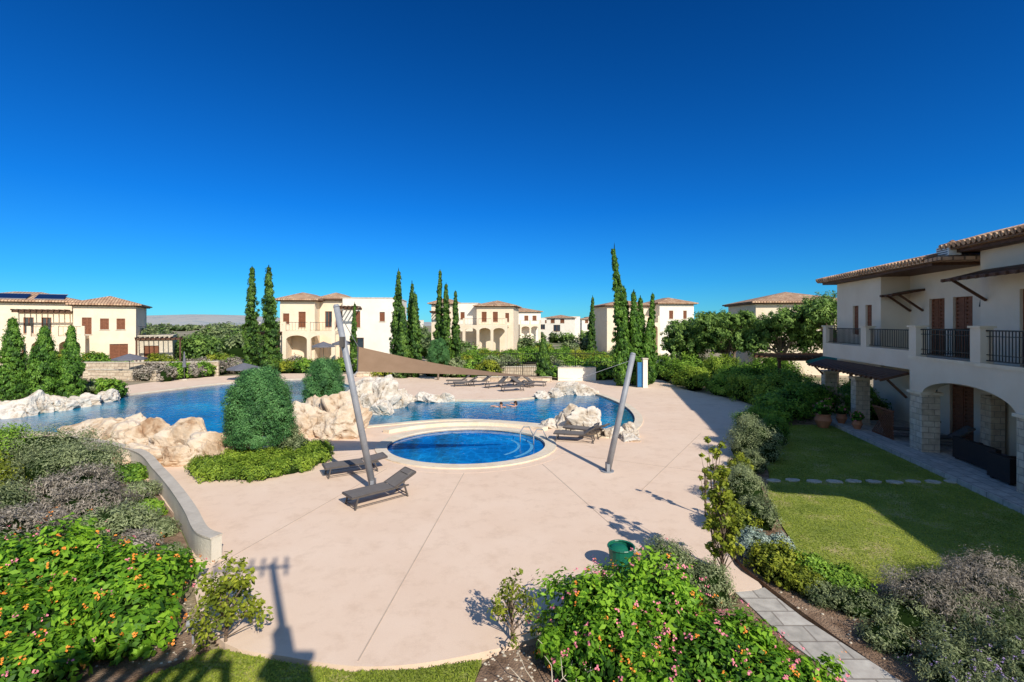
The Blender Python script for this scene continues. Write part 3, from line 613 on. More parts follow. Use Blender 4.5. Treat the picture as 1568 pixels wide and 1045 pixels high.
for k in range(90):
    x=random.uniform(-62,-24); y=random.uniform(57,85); 
    if x>-29 and y<72: x-=8
    r=random.uniform(1.8,3.2); L.dome(x,y,0,r,r,random.uniform(2.4,4.5),24*r,26,.38,random.choice([0,0,2]),cr=.28)
for k in range(110):
    y=random.uniform(68,190); u=random.uniform(-.25,.52); x=u*y; r=random.uniform(1.4,2.8); hh_=random.uniform(1.6,2.8) if u<.22 else random.uniform(2,3.6)
    if u>.26 and u<.42 and y<82: hh_=1.8
    L.dome(x,y,0,r,r,hh_,16*r,18,.5,random.choice([0,0,2]),cr=.3)
for k in range(150):
    y=random.uniform(200,520); x=random.uniform(-1.1,1.1)*y; r=random.uniform(4,9); L.dome(x,y,0,r,r,random.uniform(2,3.8),30,14,1.8,0,cr=.3)
L.build('distant_trees')
hm=MB(); xs=np.linspace(-2600,2600,130); rows=[(900,0),(1100,.75),(1300,1),(1700,.6)]
hh=[]
for x in xs:
    z=7+6*noise.noise(Vector((x*.003,2,0)))+3*noise.noise(Vector((x*.02,5,0)))
    z+=24*math.exp(-((x+840)/150)**2)+9*math.exp(-((x+700)/60)**2)+12*math.exp(-((x-900)/300)**2)
    z-=4*math.exp(-((x-110)/160)**2); hh.append(max(z,3))
V=[(float(x),float(y),float(h_*k)-.2) for y,k in rows for x,h_ in zip(xs,hh)]
n=len(xs); hm.v=V; hm.f=[(r*n+i,r*n+i+1,(r+1)*n+i+1,(r+1)*n+i) for r in range(3) for i in range(n-1)]
hm.obj('hills',M['hill'],smooth=True)

# ------------------------------------------------------------------ rocks
bm=bmesh.new(); bmesh.ops.create_icosphere(bm,subdivisions=5,radius=1); bm.verts.ensure_lookup_table()
IV=np.array([v.co[:] for v in bm.verts]); IF=[tuple(v.index for v in f.verts) for f in bm.faces]; bm.free(); IV=nrm(IV)
def rocks(name,specs,mat):
    mb=MB()
    for (x,y,z,rx,ry,rz) in specs:
        nn=nrm(rng.normal(size=(20,3))); dd=rng.uniform(.52,1.0,20)
        dots=IV@nn.T; q=np.where(dots>.15,dd/np.maximum(dots,.15),9); r=np.minimum(q.min(1),1.2)
        o=Vector(rng.uniform(0,50,3))
        nz=[]
        for v in IV:
            p=Vector(v); c1=noise.noise(p*1.8+o); c2=noise.noise(p*4.5-o); c3=noise.noise(p*11+o)
            crack=max(0,.09-abs(noise.noise(p*1.5-o)))*4.5+max(0,.06-abs(noise.noise(p*3.1+o*2)))*2.5
            nz.append(.65*c1+.22*c2+.09*c3-crack)
        r=r*(1+.28*np.array(nz)); Vv=IV*r[:,None]*np.array([rx,ry,rz])*1.1
        i=len(mb.v); mb.v+= [(x+v[0],y+v[1],z+v[2]) for v in Vv]; mb.f+=[tuple(i+k for k in f) for f in IF]
    return mb.obj(name,mat)
rr=[]
P=[(-17.2,20.3),(-15.7,19.5),(-14.1,18.9),(-12.5,18.4),(-11.0,18.0)]
for k,(x,y) in enumerate(P): rr.append((x,y,.25,1.4,.9,[.8,1.1,1.0,1.1,1.05][k]))
rr+=[(-13.2,17.7,.1,1.0,.5,.5),(-11.6,17.2,.1,.9,.5,.65),(-10.6,17.3,.1,.7,.5,.6),(-15.3,18.5,.1,1.0,.5,.5)]
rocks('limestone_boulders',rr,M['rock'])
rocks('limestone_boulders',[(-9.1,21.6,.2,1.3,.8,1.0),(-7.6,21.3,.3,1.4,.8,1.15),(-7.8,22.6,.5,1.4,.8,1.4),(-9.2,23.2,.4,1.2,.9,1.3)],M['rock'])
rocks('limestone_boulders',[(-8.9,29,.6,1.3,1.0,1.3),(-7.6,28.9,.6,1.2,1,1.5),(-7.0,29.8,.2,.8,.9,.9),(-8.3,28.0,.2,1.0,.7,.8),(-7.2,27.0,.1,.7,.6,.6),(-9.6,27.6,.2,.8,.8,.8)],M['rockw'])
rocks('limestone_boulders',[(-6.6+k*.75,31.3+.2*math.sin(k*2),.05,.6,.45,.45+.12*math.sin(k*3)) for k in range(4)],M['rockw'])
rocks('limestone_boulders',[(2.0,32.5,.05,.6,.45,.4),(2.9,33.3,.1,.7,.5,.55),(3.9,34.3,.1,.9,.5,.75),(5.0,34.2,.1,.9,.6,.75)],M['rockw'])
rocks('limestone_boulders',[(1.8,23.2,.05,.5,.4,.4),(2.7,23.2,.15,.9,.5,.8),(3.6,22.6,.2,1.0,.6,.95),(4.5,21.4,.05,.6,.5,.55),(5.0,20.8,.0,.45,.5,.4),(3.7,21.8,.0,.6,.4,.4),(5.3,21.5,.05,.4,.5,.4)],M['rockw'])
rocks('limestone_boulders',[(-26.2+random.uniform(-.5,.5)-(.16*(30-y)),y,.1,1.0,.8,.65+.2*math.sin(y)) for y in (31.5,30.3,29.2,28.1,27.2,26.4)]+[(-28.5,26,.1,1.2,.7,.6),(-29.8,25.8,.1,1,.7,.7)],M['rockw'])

# curved garden wall
wp=catmull([(-17.5,19.0),(-15.6,18.35),(-13.0,16.9),(-11.0,15.0),(-9.3,13.3),(-7.8,11.7),(-6.75,10.5),(-6.2,10.15)],6,False)
def band(wp,hw):
    wa=[];wb=[]
    for i,p in enumerate(wp):
        a=wp[max(0,i-1)]; c=wp[min(len(wp)-1,i+1)]; tx,ty=c[0]-a[0],c[1]-a[1]; l=math.hypot(tx,ty)
        wa.append((p[0]+ty/l*hw,p[1]-tx/l*hw)); wb.append((p[0]-ty/l*hw,p[1]+tx/l*hw))
    return wa,wb
wa,wb=band(wp,.11); wa2,wb2=band(wp,.13)
G=Grp('curved_garden_wall'); G.g('wall','wallc').prism([wa+wb[::-1]],-.1,.50)
G.g('coping','wallcap').prism([wa2+wb2[::-1]],.502,.54)
for i in (10,18,26,33,38):
    p=wb[i]; q=wa[i]; dx,dy=p[0]-q[0],p[1]-q[1]; G.g('vents','frame').cyl((p[0]-dx*.1,p[1]-dy*.1,.25),(p[0]+dx*.03,p[1]+dy*.03,.25),.06,.06,12)
G.done()

# ------------------------------------------------------------------ shade sail
G=Grp('shade_sail'); A=Vector((-4.62,14.45,3.55)); B=Vector((-4.9,15.4,4.25)); C=Vector((2.2,16.25,3.12)); n=24
sl_=G.g('sail','sail')
for i in range(n+1):
    u=i/n
    for k in range(9):
        v=k/8; e1=A.lerp(C,u); e2=B.lerp(C,u); p=e1.lerp(e2,v)
        p=p+Vector((0,0,-.14*math.sin(math.pi*u)*(1.6*v-.2))); p.y+= .15*math.sin(math.pi*u)*(v-.5)
        sl_.v.append(tuple(p))
for i in range(n):
    for k in range(8): sl_.f.append((i*9+k,(i+1)*9+k,(i+1)*9+k+1,i*9+k+1))
cb=G.g('cables','steel'); cb.cyl(B,(-5.13,14.25,5.35),.012,n=6); cb.cyl(A,(-4.75,14.35,3.4),.015,n=6); cb.cyl(C,(4.02,16.3,3.75),.007,n=6)
G.g('hem','frame').tube([A,(A+B)/2,B],.02)
G.done(('sail',))
G=Grp('shade_sail_mast'); G.g('pole','steel').cyl((-4.19,14.6,0),(-5.16,14.2,5.48),.105,.085,20); p=G.g('base','steel'); p.cyl((-4.19,14.6,0),(-4.19,14.6,.03),.22,.22,20); p.box(-4.24,-4.14,14.45,14.75,.02,.28); G.g('cap','steel').cyl((-5.155,14.2,5.48),(-5.17,14.2,5.55),.1,.06,16); G.g('winch','frame').box(-5.02,-4.9,14.05,14.2,4.3,4.6); G.done(('pole',))
G=Grp('shade_sail_mast'); G.g('pole','steel').cyl((3.22,16.3,0),(4.08,16.3,3.95),.105,.09,20); p=G.g('base','steel'); p.cyl((3.22,16.3,0),(3.22,16.3,.03),.22,.22,20); p.box(3.17,3.27,16.15,16.45,.02,.28); G.g('cap','steel').cyl((4.08,16.3,3.95),(4.095,16.3,4.0),.1,.06,16); G.done(('pole',))

# ------------------------------------------------------------------ loungers
def lounger(x,y,ang,back=28):
    G=Grp('sun_lounger',(x,y,0),ang); f=G.g('frame','frame'); s=G.g('sling','lounger')
    for sy in (-.31,.31):
        f.beam((-.95,sy,.33),(.3,sy,.33),.035,.05)
        f.beam((-.78,sy,.33),(-.86,sy,0),.04,.04); f.beam((.62,sy,.33),(.72,sy,0),.04,.04); f.beam((.3,sy,.33),(.75,sy,.33),.035,.04)
        f.beam((-.86,sy,.08),(.72,sy,.08),.02,.02)
    f.beam((-.86,-.31,.08),(-.86,.31,.08),.025,.025); f.beam((.72,-.31,.08),(.72,.31,.08),.025,.025); f.beam((-.95,-.31,.33),(-.95,.31,.33),.03,.04)
    b=math.radians(back); ex=.3+.75*math.cos(b); ez=.34+.75*math.sin(b)
    for sy in (-.31,.31): f.beam((.3,sy,.34),(ex,sy,ez),.035,.05)
    f.beam((ex,-.31,ez),(ex,.31,ez),.03,.05); f.beam((.62,-.25,.33),(.3+.4*math.cos(b),-.25,.34+.4*math.sin(b)),.02,.02); f.beam((.62,.25,.33),(.3+.4*math.cos(b),.25,.34+.4*math.sin(b)),.02,.02)
    s.beam((-.93,0,.352),(.29,0,.352),.56,.018); s.beam((.31,0,.36),(ex,0,ez+.012),.56,.018)
    s.beam((ex-.2,0,ez-.09+.03),(ex-.05,0,ez+.01),.4,.05)
    return G.done()
lounger(-3.75,13.7,math.radians(42),24); lounger(-5.3,16.2,math.radians(30),8); lounger(2.75,20.5,math.radians(-14),34); lounger(3.25,21.4,math.radians(-30),20)
for x,y,a,b in [(-3.7,38.3,10,30),(-2.6,38.8,20,35),(-1.2,37.6,30,40),(-.2,38.3,40,35),(.8,38,150,30),(-4.4,39.5,5,30),(1.8,38.6,160,35),(.1,35.6,20,30)]: lounger(x,y,math.radians(a),b)

def parasol(name,x,y,h,r,mat='grey',closed=False):
    G=Grp(name,(x,y,0)); G.g('pole','frame').cyl((0,0,0),(0,0,h),.025,n=8); c=G.g('canopy',mat); n=8
    G.g('base','stone').cyl((0,0,0),(0,0,.08),.25,.22,14)
    if closed: c.cyl((0,0,h*.45),(0,0,h),.16,.04,8)
    else:
        for k in range(n):
            a=2*math.pi*k/n; b=2*math.pi*(k+1)/n
            c.poly([(r*math.cos(a),r*math.sin(a),h-.45),(r*math.cos(b),r*math.sin(b),h-.45),(0,0,h)])
            c.poly([(r*math.cos(a),r*math.sin(a),h-.45),(r*math.cos(b),r*math.sin(b),h-.45),(r*math.cos(b),r*math.sin(b),h-.58),(r*math.cos(a),r*math.sin(a),h-.58)])
            G.g('pole').cyl((0,0,h-.06),(r*math.cos(a),r*math.sin(a),h-.47),.01,n=5)
    G.done()
parasol('parasol',-23.6,42.6,1.5,1.4); parasol('parasol',-34,43,2.3,1.3); parasol('parasol',-28.8,42.5,2.5,1.1,closed=True); parasol('parasol',-19.5,50,3.1,1.2); parasol('parasol',-17.8,51,3.3,1.2); parasol('parasol',20,30.5,3.0,1.3,'green')

# ------------------------------------------------------------------ fences and low walls
G=Grp('iron_pool_fence'); f=G.g('bars','iron')
def fence(f,p,q,z0,z1,step=.2):
    p=Vector(p);q=Vector(q); n=int((q-p).length/step)
    for z in (z0+.08,z1-.03): f.beam((p.x,p.y,z),(q.x,q.y,z),.05,.05)
    for k in range(n+1):
        c=p.lerp(q,k/max(1,n)); w=.07 if k%10==0 else .025; f.beam((c.x,c.y,z0),(c.x,c.y,z1+(.1 if k%10==0 else 0)),w,w)
fence(f,(-4.2,44.6),(-1,44.9),.0,1.35); fence(f,(-1,44.9),(4,45.4),0,1.35); fence(f,(4,45.4),(10,46),0,1.35); fence(f,(-3.5,49),(9.5,50),.5,1.9); G.done()
def lowwall(name,pts,z,t=.3,mat='wallstone',cap='stone'):
    G=Grp(name)
    for p,q in zip(pts[:-1],pts[1:]):
        G.g('wall',mat).beam((p[0],p[1],z/2-.1),(q[0],q[1],z/2-.1),t,z); G.g('cap',cap).beam((p[0],p[1],z-.06),(q[0],q[1],z-.06),t+.08,.07)
    G.done()
lowwall('stone_retaining_wall',[(-38,43.5),(-30.5,42.5)],.9); lowwall('stone_retaining_wall',[(-40,45.2),(-31,45.4),(-28,46.2)],1.4)
lowwall('white_garden_wall',[(4.0,42.2),(7.3,42.2)],1.2,.35,'stucco2'); lowwall('stone_retaining_wall',[(-5,47),(3,47.4),(9,48)],.8); lowwall('white_garden_wall',[(12.2,52),(17.5,51)],1.5,.35,'stucco2')
lowwall('stone_retaining_wall',[(-3,41.6),(3.4,41.3)],.45)
lowwall('white_garden_wall',[(-17,52.3),(-8,51.5)],1.1,.3,'stucco')
G=Grp('pool_gate'); G.g('pier','stucco2').box(10.15,10.5,37.4,37.8,-.1,2.2); G.g('door','blue').box(9.75,10.15,37.55,37.62,.05,1.95); G.g('post','iron').box(9.68,9.75,37.55,37.62,0,2.0); G.g('cap','stone').box(10.1,10.55,37.35,37.85,2.2,2.28); G.done()
lowwall('stone_retaining_wall',[(-14.5,45),(-11,46)],.5)

# ------------------------------------------------------------------ villas
def fill(G,h,y,kind):
    x0,x1,z0,z1=h[:4]
    if kind=='g':
        G.g('glass','glass').box(x0,x1,y+.14,y+.17,z0,z1); fr=G.g('frames','shutter')
        for a in (x0,(x0+x1)/2-.04,x1-.08): fr.box(a,a+.08,y+.09,y+.137,z0,z1)
        fr.box(x0+.08,x1-.08,y+.095,y+.135,z1-.08,z1); fr.box(x0+.08,x1-.08,y+.095,y+.135,z0,z0+.08)
    else:
        s=G.g('shutters','shutter'); s.box(x0,x1,y+.13,y+.17,z0,z1); m=(x0+x1)/2
        for a,b in ((x0+.03,m-.02),(m+.02,x1-.03)):
            s.box(a,a+.07,y+.08,y+.127,z0+.03,z1-.03); s.box(b-.07,b,y+.08,y+.127,z0+.03,z1-.03)
            nsl=max(3,int((z1-z0)/.16))
            for k in range(nsl): zz=z0+.06+(z1-z0-.12)*k/nsl; s.box(a+.07,b-.07,y+.09,y+.125,zz,zz+.09)
def rail(f,p,q,z0,z1,step=.14):
    p=Vector(p);q=Vector(q); n=max(1,int((q-p).length/step))
    f.beam((p.x,p.y,z0),(q.x,q.y,z0),.04,.035); f.beam((p.x,p.y,z1),(q.x,q.y,z1),.06,.045)
    for k in range(1,n): c=p.lerp(q,k/n); f.beam((c.x,c.y,z0),(c.x,c.y,z1),.022,.022)
def pergola(G,x0,x1,y0,y1,z,posts=True,step=.45,zb=0):
    p=G.g('pergola','wood'); p.box(x0,x1,y0,y0+.14,z-.2,z); p.box(x0,x1,y1-.14,y1,z-.2,z)
    k=x0
    while k<x1: p.box(k,k+.09,y0-.35,y1,z+.002,z+.14); k+=step
    if posts:
        for a in (x0+.05,x1-.2): p.box(a,a+.16,y0+.003,y0+.137,zb,z-.2)
def villa(name,X,D,z0,rot,blocks,porches=(),pergs=(),mat='stucco',step=.3,chim=(),solar=(),rails=()):
    G=Grp(name,(X,D,z0),rot)
    for b in blocks:
        x0,x1,y0,y1,h,rh=b[:6]; holes=b[6] if len(b)>6 else []; bm_=b[7] if len(b)>7 else mat
        G.g('walls_'+bm_,bm_).wall(x0,x1,-z0-.1,h,y0,y0+.18,[hh[:4] for hh in holes]); G.g('walls_'+bm_).box(x0+.004,x1-.004,y0+.18,y1,-z0-.1,h-.004)
        for hh in holes: 
            fill(G,hh,y0,hh[4]); G.g('sills','stone').box(hh[0]-.08,hh[1]+.08,y0-.06,y0-.002,hh[2]-.08,hh[2])
        if rh>0: G.g('roof','roof').hip(x0-.55,x1+.55,y0-.55,y1+.5,h,rh); G.g('eaves','wood').box(x0-.35,x1+.35,y0-.35,y1+.3,h-.1,h-.003)
        else: G.g('parapet','stone').box(x0-.05,x1+.05,y0-.05,y1+.05,h,h+.1)
    for (x0,x1,y0,y1,h,n) in porches:
        w=G.g('porch',mat); cw=.4; W=(x1-x0-cw)/n
        for k in range(n+1): w.box(x0+k*W,x0+k*W+cw,y0,y0+.35,-z0-.1,h)
        for k in range(n): w.arch(x0+k*W+cw,x0+(k+1)*W,h-.95,h-.45,h,y0,y0+.35)
        w.box(x0,x1,y0+.352,y1,h-.3,h-.003); w.box(x0,x0+.3,y0+.352,y1,-z0-.1,h-.3)
        for k in range(n+1): w.box(x0+k*W+.05,x0+k*W+cw-.05,y0+.02,y0+.3,h,h+1.05)
        for k in range(n): rail(G.g('railing','iron'),(x0+k*W+cw-.05,y0+.15),(x0+(k+1)*W+.05,y0+.15),h+.12,h+.98,step)
    for p in pergs: pergola(G,*p)
    for (p,q,a,b) in rails: rail(G.g('railing','iron'),p,q,a,b,.2)
    for (x,y,z1) in chim: G.g('chimney',mat).box(x,x+.7,y,y+.7,3,z1); G.g('chimney_cap','roof').hip(x-.12,x+.82,y-.12,y+.82,z1+.0,.25,.08)
    for (x0,x1,y0,z) in solar:
        s=G.g('solar_panels','solar'); s.poly([(x0,y0,z),(x1,y0,z),(x1,y0+1.8,z+.6),(x0,y0+1.8,z+.6)]); fr=G.g('panel_frames','steel')
        fr.beam((x0,y0,z-.02),(x1,y0,z-.02),.05,.05); fr.beam((x0,y0+1.8,z+.6),(x1,y0+1.8,z+.6),.05,.05)
    return G.done()
villa('stucco_villa',-46.6,51.35,0.2,math.radians(31),
 [(0,5.3,0,9,6.75,1.0,[(2.2,2.95,4.1,5.3,'s'),(3.6,4.35,4.1,5.3,'s'),(3.0,4.6,.1,2.5,'s'),(.7,1.5,3.6,5.4,'s')]),
  (-10,0,2.2,10,7.05,1.1,[(-4.4,-3.6,3.7,5.4,'g'),(-3.0,-2.2,3.7,5.4,'g'),(-7.5,-6.5,4.1,5.4,'s'),(-4.5,-2.5,.1,2.5,'g')]),
  (5.3,8.6,1.0,7,3.3,0,[(.6+5.3,2.0+5.3,.1,2.2,'s')],'stone')],
 [(-3.2,1.3,-1.8,2.19,3.45,2)],[(-4.8,-.3,.3,2.15,6.1,False),(5.4,9.6,-1.6,.9,3.1,True)],solar=[(-7,-4.2,2.2,7.4),(-3.6,-1.2,2.2,7.4)],rails=[((5.4,1.1),(8.5,1.1),3.45,4.4)])
villa('stucco_villa',-27,55,1,math.radians(6),
 [(0.6,4.4,0,9,6.6,.9,[(.9,1.6,3.9,5.1,'s'),(2.6,3.4,3.5,5.3,'s')]),
  (4.4,7.4,2,10,6.8,.8,[(5,5.8,3.5,5.4,'g'),(6.2,7,3.5,5.4,'g')]),
  (7.4,13.7,.4,9.6,6.9,.0,[(8.6,9.4,3.5,5.4,'s'),(11.6,12.2,4.2,5.3,'s'),(8.2,9.8,.1,2.3,'g')],'stucco2')],
 [(1.6,7.2,-2.2,-.003,3.1,2)],[(-1.5,1.3,-2.6,0,2.9,True),(7.6,9.6,-1.8,.4,5.8,False)],step=.3)
villa('stucco_villa',-13,78,1.8,math.radians(-6),
 [(0,3.6,0,8,6.3,.9,[(1,1.8,3.8,5,'s')]),(3.6,7.4,1.2,9,6.4,0,[(4.5,5.2,3.8,5,'s')],'stucco2'),(7.4,13.3,0,9,5.9,.9,[(8.2,9,3.4,5,'s'),(10,10.8,3.4,5,'s'),(12,12.6,3.4,4.8,'s')])],
 [(3.4,12.6,-2.4,-.003,2.9,4)],[(.2,3.2,-1.6,0,5.0,False)],step=.4)
villa('stucco_villa',-1,115,2,math.radians(10),[(0,8,0,8,5.7,1.0,[(1.2,2.2,3.6,4.8,'s'),(4,5,3.6,4.8,'s'),(6,7,3.6,4.8,'s'),(1.5,3,.2,2.2,'g')],'stucco2')],[(2.5,7.5,-2.2,-.003,2.7,2)],step=.5)
for k,(x,y,w_) in enumerate([(14,170,10),(26,180,9),(20,200,10),(36,215,10),(9,190,8),(46,205,8),(31,150,8),(10,140,7),(-60,260,10),(-250,560,16),(-290,600,20),(-330,600,14),(-215,600,14)]):
    villa('distant_villa',x,y,2.4,random.uniform(-.3,.3),[(0,w_,0,8,4.4+random.uniform(-.6,.8),.8 if k%2 else 0,[(1.2,2.4,2.6,3.8,'s'),(4,5.2,2.6,3.8,'s'),(2,4,.2,2.1,'g')],'stucco2')],step=1)
villa('stucco_villa',23.5,77,2.3,math.radians(8),[(0,5.8,0,8,5.8,1.0,[(1.6,2.3,3.4,4.7,'s'),(4,4.6,3.4,4.7,'s')],'stucco2'),(-8,-.0,2,9,5.5,.9,[(-6.5,-5.7,3.4,4.8,'s'),(-3.5,-2.7,3.4,4.8,'s')])],[(-5,-.2,-.6,1.99,2.8,2)],step=.4)
villa('stucco_villa',24.2,48,0,math.radians(-8),[(0,9,0,9,7.0,1.2,[(1.6,2.4,4.4,5.7,'s'),(6,6.8,4.4,5.7,'s')])])

# ------------------------------------------------------------------ right villa
G=Grp('terrace_villa',(14.5,13.7,0),math.radians(-101.6))
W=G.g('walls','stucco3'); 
def tb(m,t0,t1,y0,y1,z0,z1): m.box(-t0,-t1,y0,y1,z0,z1)
tb(G.g('terrace','paving'),-9,14.6,-.9,3,-.12,.15)
def th(hs): return [(-b,-a,c,d,k) for a,b,c,d,k in hs]
gh=th([(1.0,2.3,.15,2.4,'g'),(3.0,4.2,.15,2.4,'s'),(6.4,7.8,.15,2.4,'s'),(8.6,9.6,.15,2.4,'g'),(-3,-1.5,.15,2.4,'g')])
W.wall(-14,9,.15,3.3,2.8,3.0,[h_[:4] for h_ in gh]); tb(W,-9,14,3.0,10,-.1,3.3)
for h_ in gh: fill(G,h_,2.8,h_[4])
C=G.g('columns','column')
for a,b,y in [(-.45,.25,0),(4.6,5.35,0),(9.6,10.1,0),(-5.2,-4.6,0),(13,13.5,0)]: tb(C,a,b,y,y+.6,.15,2.3)
for a,b,y in [(2.3,2.75,2.2),(4.6,5.1,2.2)]: tb(C,a,b,y,y+.45,.15,2.3)
cp=G.g('capitals','coping')
for a,b in [(-.45,.25),(4.6,5.35),(9.6,10.1),(-5.2,-4.6),(13,13.5)]: tb(cp,a-.07,b+.07,-.07,.67,2.3,2.4)
for a,b in [(-.45,.25),(4.6,5.35),(-5.2,-4.6)]: tb(W,a,b,0,.42,2.4,3.7)
W.arch(-4.6,-.25,2.3,2.95,3.7,0,.42,22); W.arch(.45,4.6,2.3,2.95,3.7,0,.42,22)
W.arch(-4.6,-.25,2.3,2.9,3.28,2.25,2.6,18)
tb(W,-6,5.35,.423,2.79,3.3,3.6)
tb(cp,-6,5.4,-.04,-.003,3.62,3.74)
for a,b in [(4.95,5.4),(1.65,2.1),(-2.2,-1.7)]:
    tb(W,a,b,.0,.36,3.7,4.84); tb(cp,a-.05,b+.05,-.05,.41,4.84,4.91)
R=G.g('railing','iron'); rail(R,(-4.95,.18),(-2.1,.18),3.82,4.76,.12); rail(R,(-1.65,.18),(1.7,.18),3.82,4.76,.12); rail(R,(-5.2,.36),(-5.2,2.2),3.82,4.76,.12)
for z_ in (4.0,4.58): R.beam((-4.95,.18,z_),(-2.1,.18,z_),.03,.025); R.beam((-1.65,.18,z_),(1.7,.18,z_),.03,.025)
ah=th([(.5,2.3,3.6,6.1,'g'),(-3.2,-1.8,3.6,6.1,'s')]); W.wall(-4,8,3.3,7.7,1.5,1.7,[h_[:4] for h_ in ah]); W.box(-3.996,8,1.7,10,3.3,7.7)
for h_ in ah: fill(G,h_,1.5,h_[4])
bh=th([(5.5,6.6,3.6,6.05,'s'),(7.1,8.1,3.6,6.05,'s')]); W.wall(-9.5,-4,3.3,7.3,2.2,2.4,[h_[:4] for h_ in bh]); W.box(-9.5,-4.002,2.4,10,3.3,7.3)
for h_ in bh: fill(G,h_,2.2,h_[4])
bh=th([(11.6,12.2,4.4,5.9,'s'),(10.3,10.9,4.4,5.9,'s')]); W.wall(-14,-9.5,2.9,7.3,1.0,1.2,[h_[:4] for h_ in bh]); W.box(-14,-9.502,1.2,9.9,3.3,7.296)
for h_ in bh: fill(G,h_,1.0,h_[4])
tb(W,5.4,13.8,.2,.45,3.15,3.9); tb(W,5.4,13.8,.452,2.19,3.3,3.55); tb(W,13.5,13.8,.45,1.0,3.55,3.9)
for a,b in [(9.1,9.6),(13.4,13.8),(5.45,5.6)]: tb(W,a,b,.2,.55,3.9,4.8); tb(cp,a-.05,b+.05,.15,.6,4.8,4.87)
rail(R,(-9.1,.35),(-5.6,.35),3.98,4.72,.13); rail(R,(-13.4,.35),(-9.6,.35),3.98,4.72,.13)
RF=G.g('roof','roof'); RF.hip(-4.8,9,.75,10.5,7.7,1.5,.12); RF.hip(-14.7,-4.1,.25,10.4,7.3,1.3,.12)
E=G.g('eaves','wood'); E.box(-4.6,8.8,.95,10.3,7.58,7.697); E.box(-14.5,-4.803,.45,10.2,7.18,7.297)
tl=G.g('eave_tiles','roof'); k=-4.7
while k<9: tl.cyl((k,.66,7.84),(k,1.2,7.99),.1,.09,8); tl.cyl((k,1.2,7.98),(k,2.2,8.28),.09,.08,8); k+=.24
k=-14.6
while k<-4.9: tl.cyl((k,.17,7.44),(k,.7,7.58),.1,.09,8); tl.cyl((k,.7,7.57),(k,1.9,7.86),.09,.08,8); k+=.24
k=.9
while k<10: tl.cyl((-4.9,k,7.84),(-4.4,k,7.99),.1,.09,8); k+=.24
cn=G.g('canopies','wood')
def canopy(t0,t1,yw,out,z,drop=.35):
    cn.poly([(-t0,yw,z+drop),(-t1,yw,z+drop),(-t1,yw-out,z),(-t0,yw-out,z)]); cn.beam((-t0,yw-out,z-.03),(-t1,yw-out,z-.03),.1,.1)
    k=t0
    while k<=t1: cn.beam((-k,yw,z+drop-.06),(-k,yw-out-.12,z-.06),.07,.1); k+=.4
    for k in (t0+.1,t1-.1): cn.beam((-k,yw-.02,z-.75),(-k,yw-out*.8,z-.02),.08,.08)
canopy(-3.2,3.8,1.5,1.3,6.55); canopy(8.4,9.5,2.2,1.2,6.3,.25); canopy(5.8,13.4,.2,.9,2.75,.3)
ac=G.g('ac_unit','white'); tb(ac,4.3,5.0,.7,1.1,7.5,7.85)
for k in range(4): tb(G.g('ac_louvres','frame'),4.36,4.94,.685,.698,7.54+k*.08,7.57+k*.08)
G.g('wall_lamp','iron').beam((-4.5,2.2,5.9),(-4.5,1.9,6.0),.04,.04); G.g('wall_lamp').cyl((-4.5,1.88,5.6),(-4.5,1.88,5.95),.1,.05,8)
lt=G.g('lattice_screen','shutter')
for k in range(14):
    a=-8.1+k*.12; lt.beam((a,0,.2),(min(a+1.1,-6.5),0,.2+min(1.1,-6.5-a)),.02,.03); lt.beam((a,.03,1.3),(min(a+1.1,-6.5),.03,1.3-min(1.1,-6.5-a)),.02,.03)
tb(lt,6.5,8.1,-.02,.05,1.3,1.36); tb(lt,6.5,8.1,-.02,.05,.16,.2)
W.box(9,17,3.2,10,-.1,7.4); RF.hip(8.4,17.6,2.6,10.6,7.4,1.3)
G.done()
ux,uy=-.2017,-.979; vx,vy=.979,-.2017
def loc(t,y): return (14.5+(-t)*ux+y*vx, 13.7+(-t)*uy+y*vy)
RA=math.radians(-101.6)
def sofa(name,t,y,w_,d_,back=True):
    x,yy=loc(t,y); G=Grp(name,(x,yy,.15),RA); b=G.g('body','wicker'); b.box(-w_/2,w_/2,-d_/2,d_/2,.06,.36)
    for a in (-w_/2+.05,w_/2-.13):
        for c_ in (-d_/2+.05,d_/2-.13): b.box(a,a+.08,c_,c_+.08,0,.06)
    if back: b.box(-w_/2,w_/2,-d_/2-.0,-d_/2+.16,.362,.8); b.box(-w_/2,-w_/2+.15,-d_/2+.162,d_/2,.362,.6); b.box(w_/2-.15,w_/2,-d_/2+.162,d_/2,.362,.6)
    G.g('cushion','grey').box(-w_/2+.17,w_/2-.17,-d_/2+.18,d_/2-.02,.364,.48); G.done()
sofa('wicker_sofa',2.9,1.0,2.0,.85); sofa('wicker_armchair',1.2,.6,.9,.85); sofa('wicker_armchair',.2,1.9,.9,.85,True)
def pot(x,y,r,h,z=0,fl=True):
    G=Grp('terracotta_pot',(x,y,z)); p=G.g('pot','terra'); p.cyl((0,0,0),(0,0,h*.55),r*.55,r,16); p.cyl((0,0,h*.55),(0,0,h*.9),r,r*.75,16); p.cyl((0,0,h*.9),(0,0,h),r*.88,r*.88,16); G.done()
    L=Leafy([L_lant,L_core,F_pk]); L.dome(0,0,h*.9,r*1.1,r*1.1,r*1.8,60,26,.09,0,flowers=[(2,24,.06)]); L.build('plant',G.e)
x,y=loc(9.4,-1.5); pot(x,y,.38,.65); x,y=loc(9.9,-.5); pot(x,y,.25,.45,.15); pot(17.5,31,.3,.55); x,y=loc(8.6,-.4); pot(x,y,.22,.4,.15)
for t,yy in ((7.2,1.0),(5.9,1.4)):
    x,y=loc(t,yy); e=lounger(x,y,RA+1.4,35); e.location.z=.15
G=Grp('dining_terrace',(19,29.5,0)); G.g('floor','paving').box(-2,5,-3,4,-.12,.12); G.done()
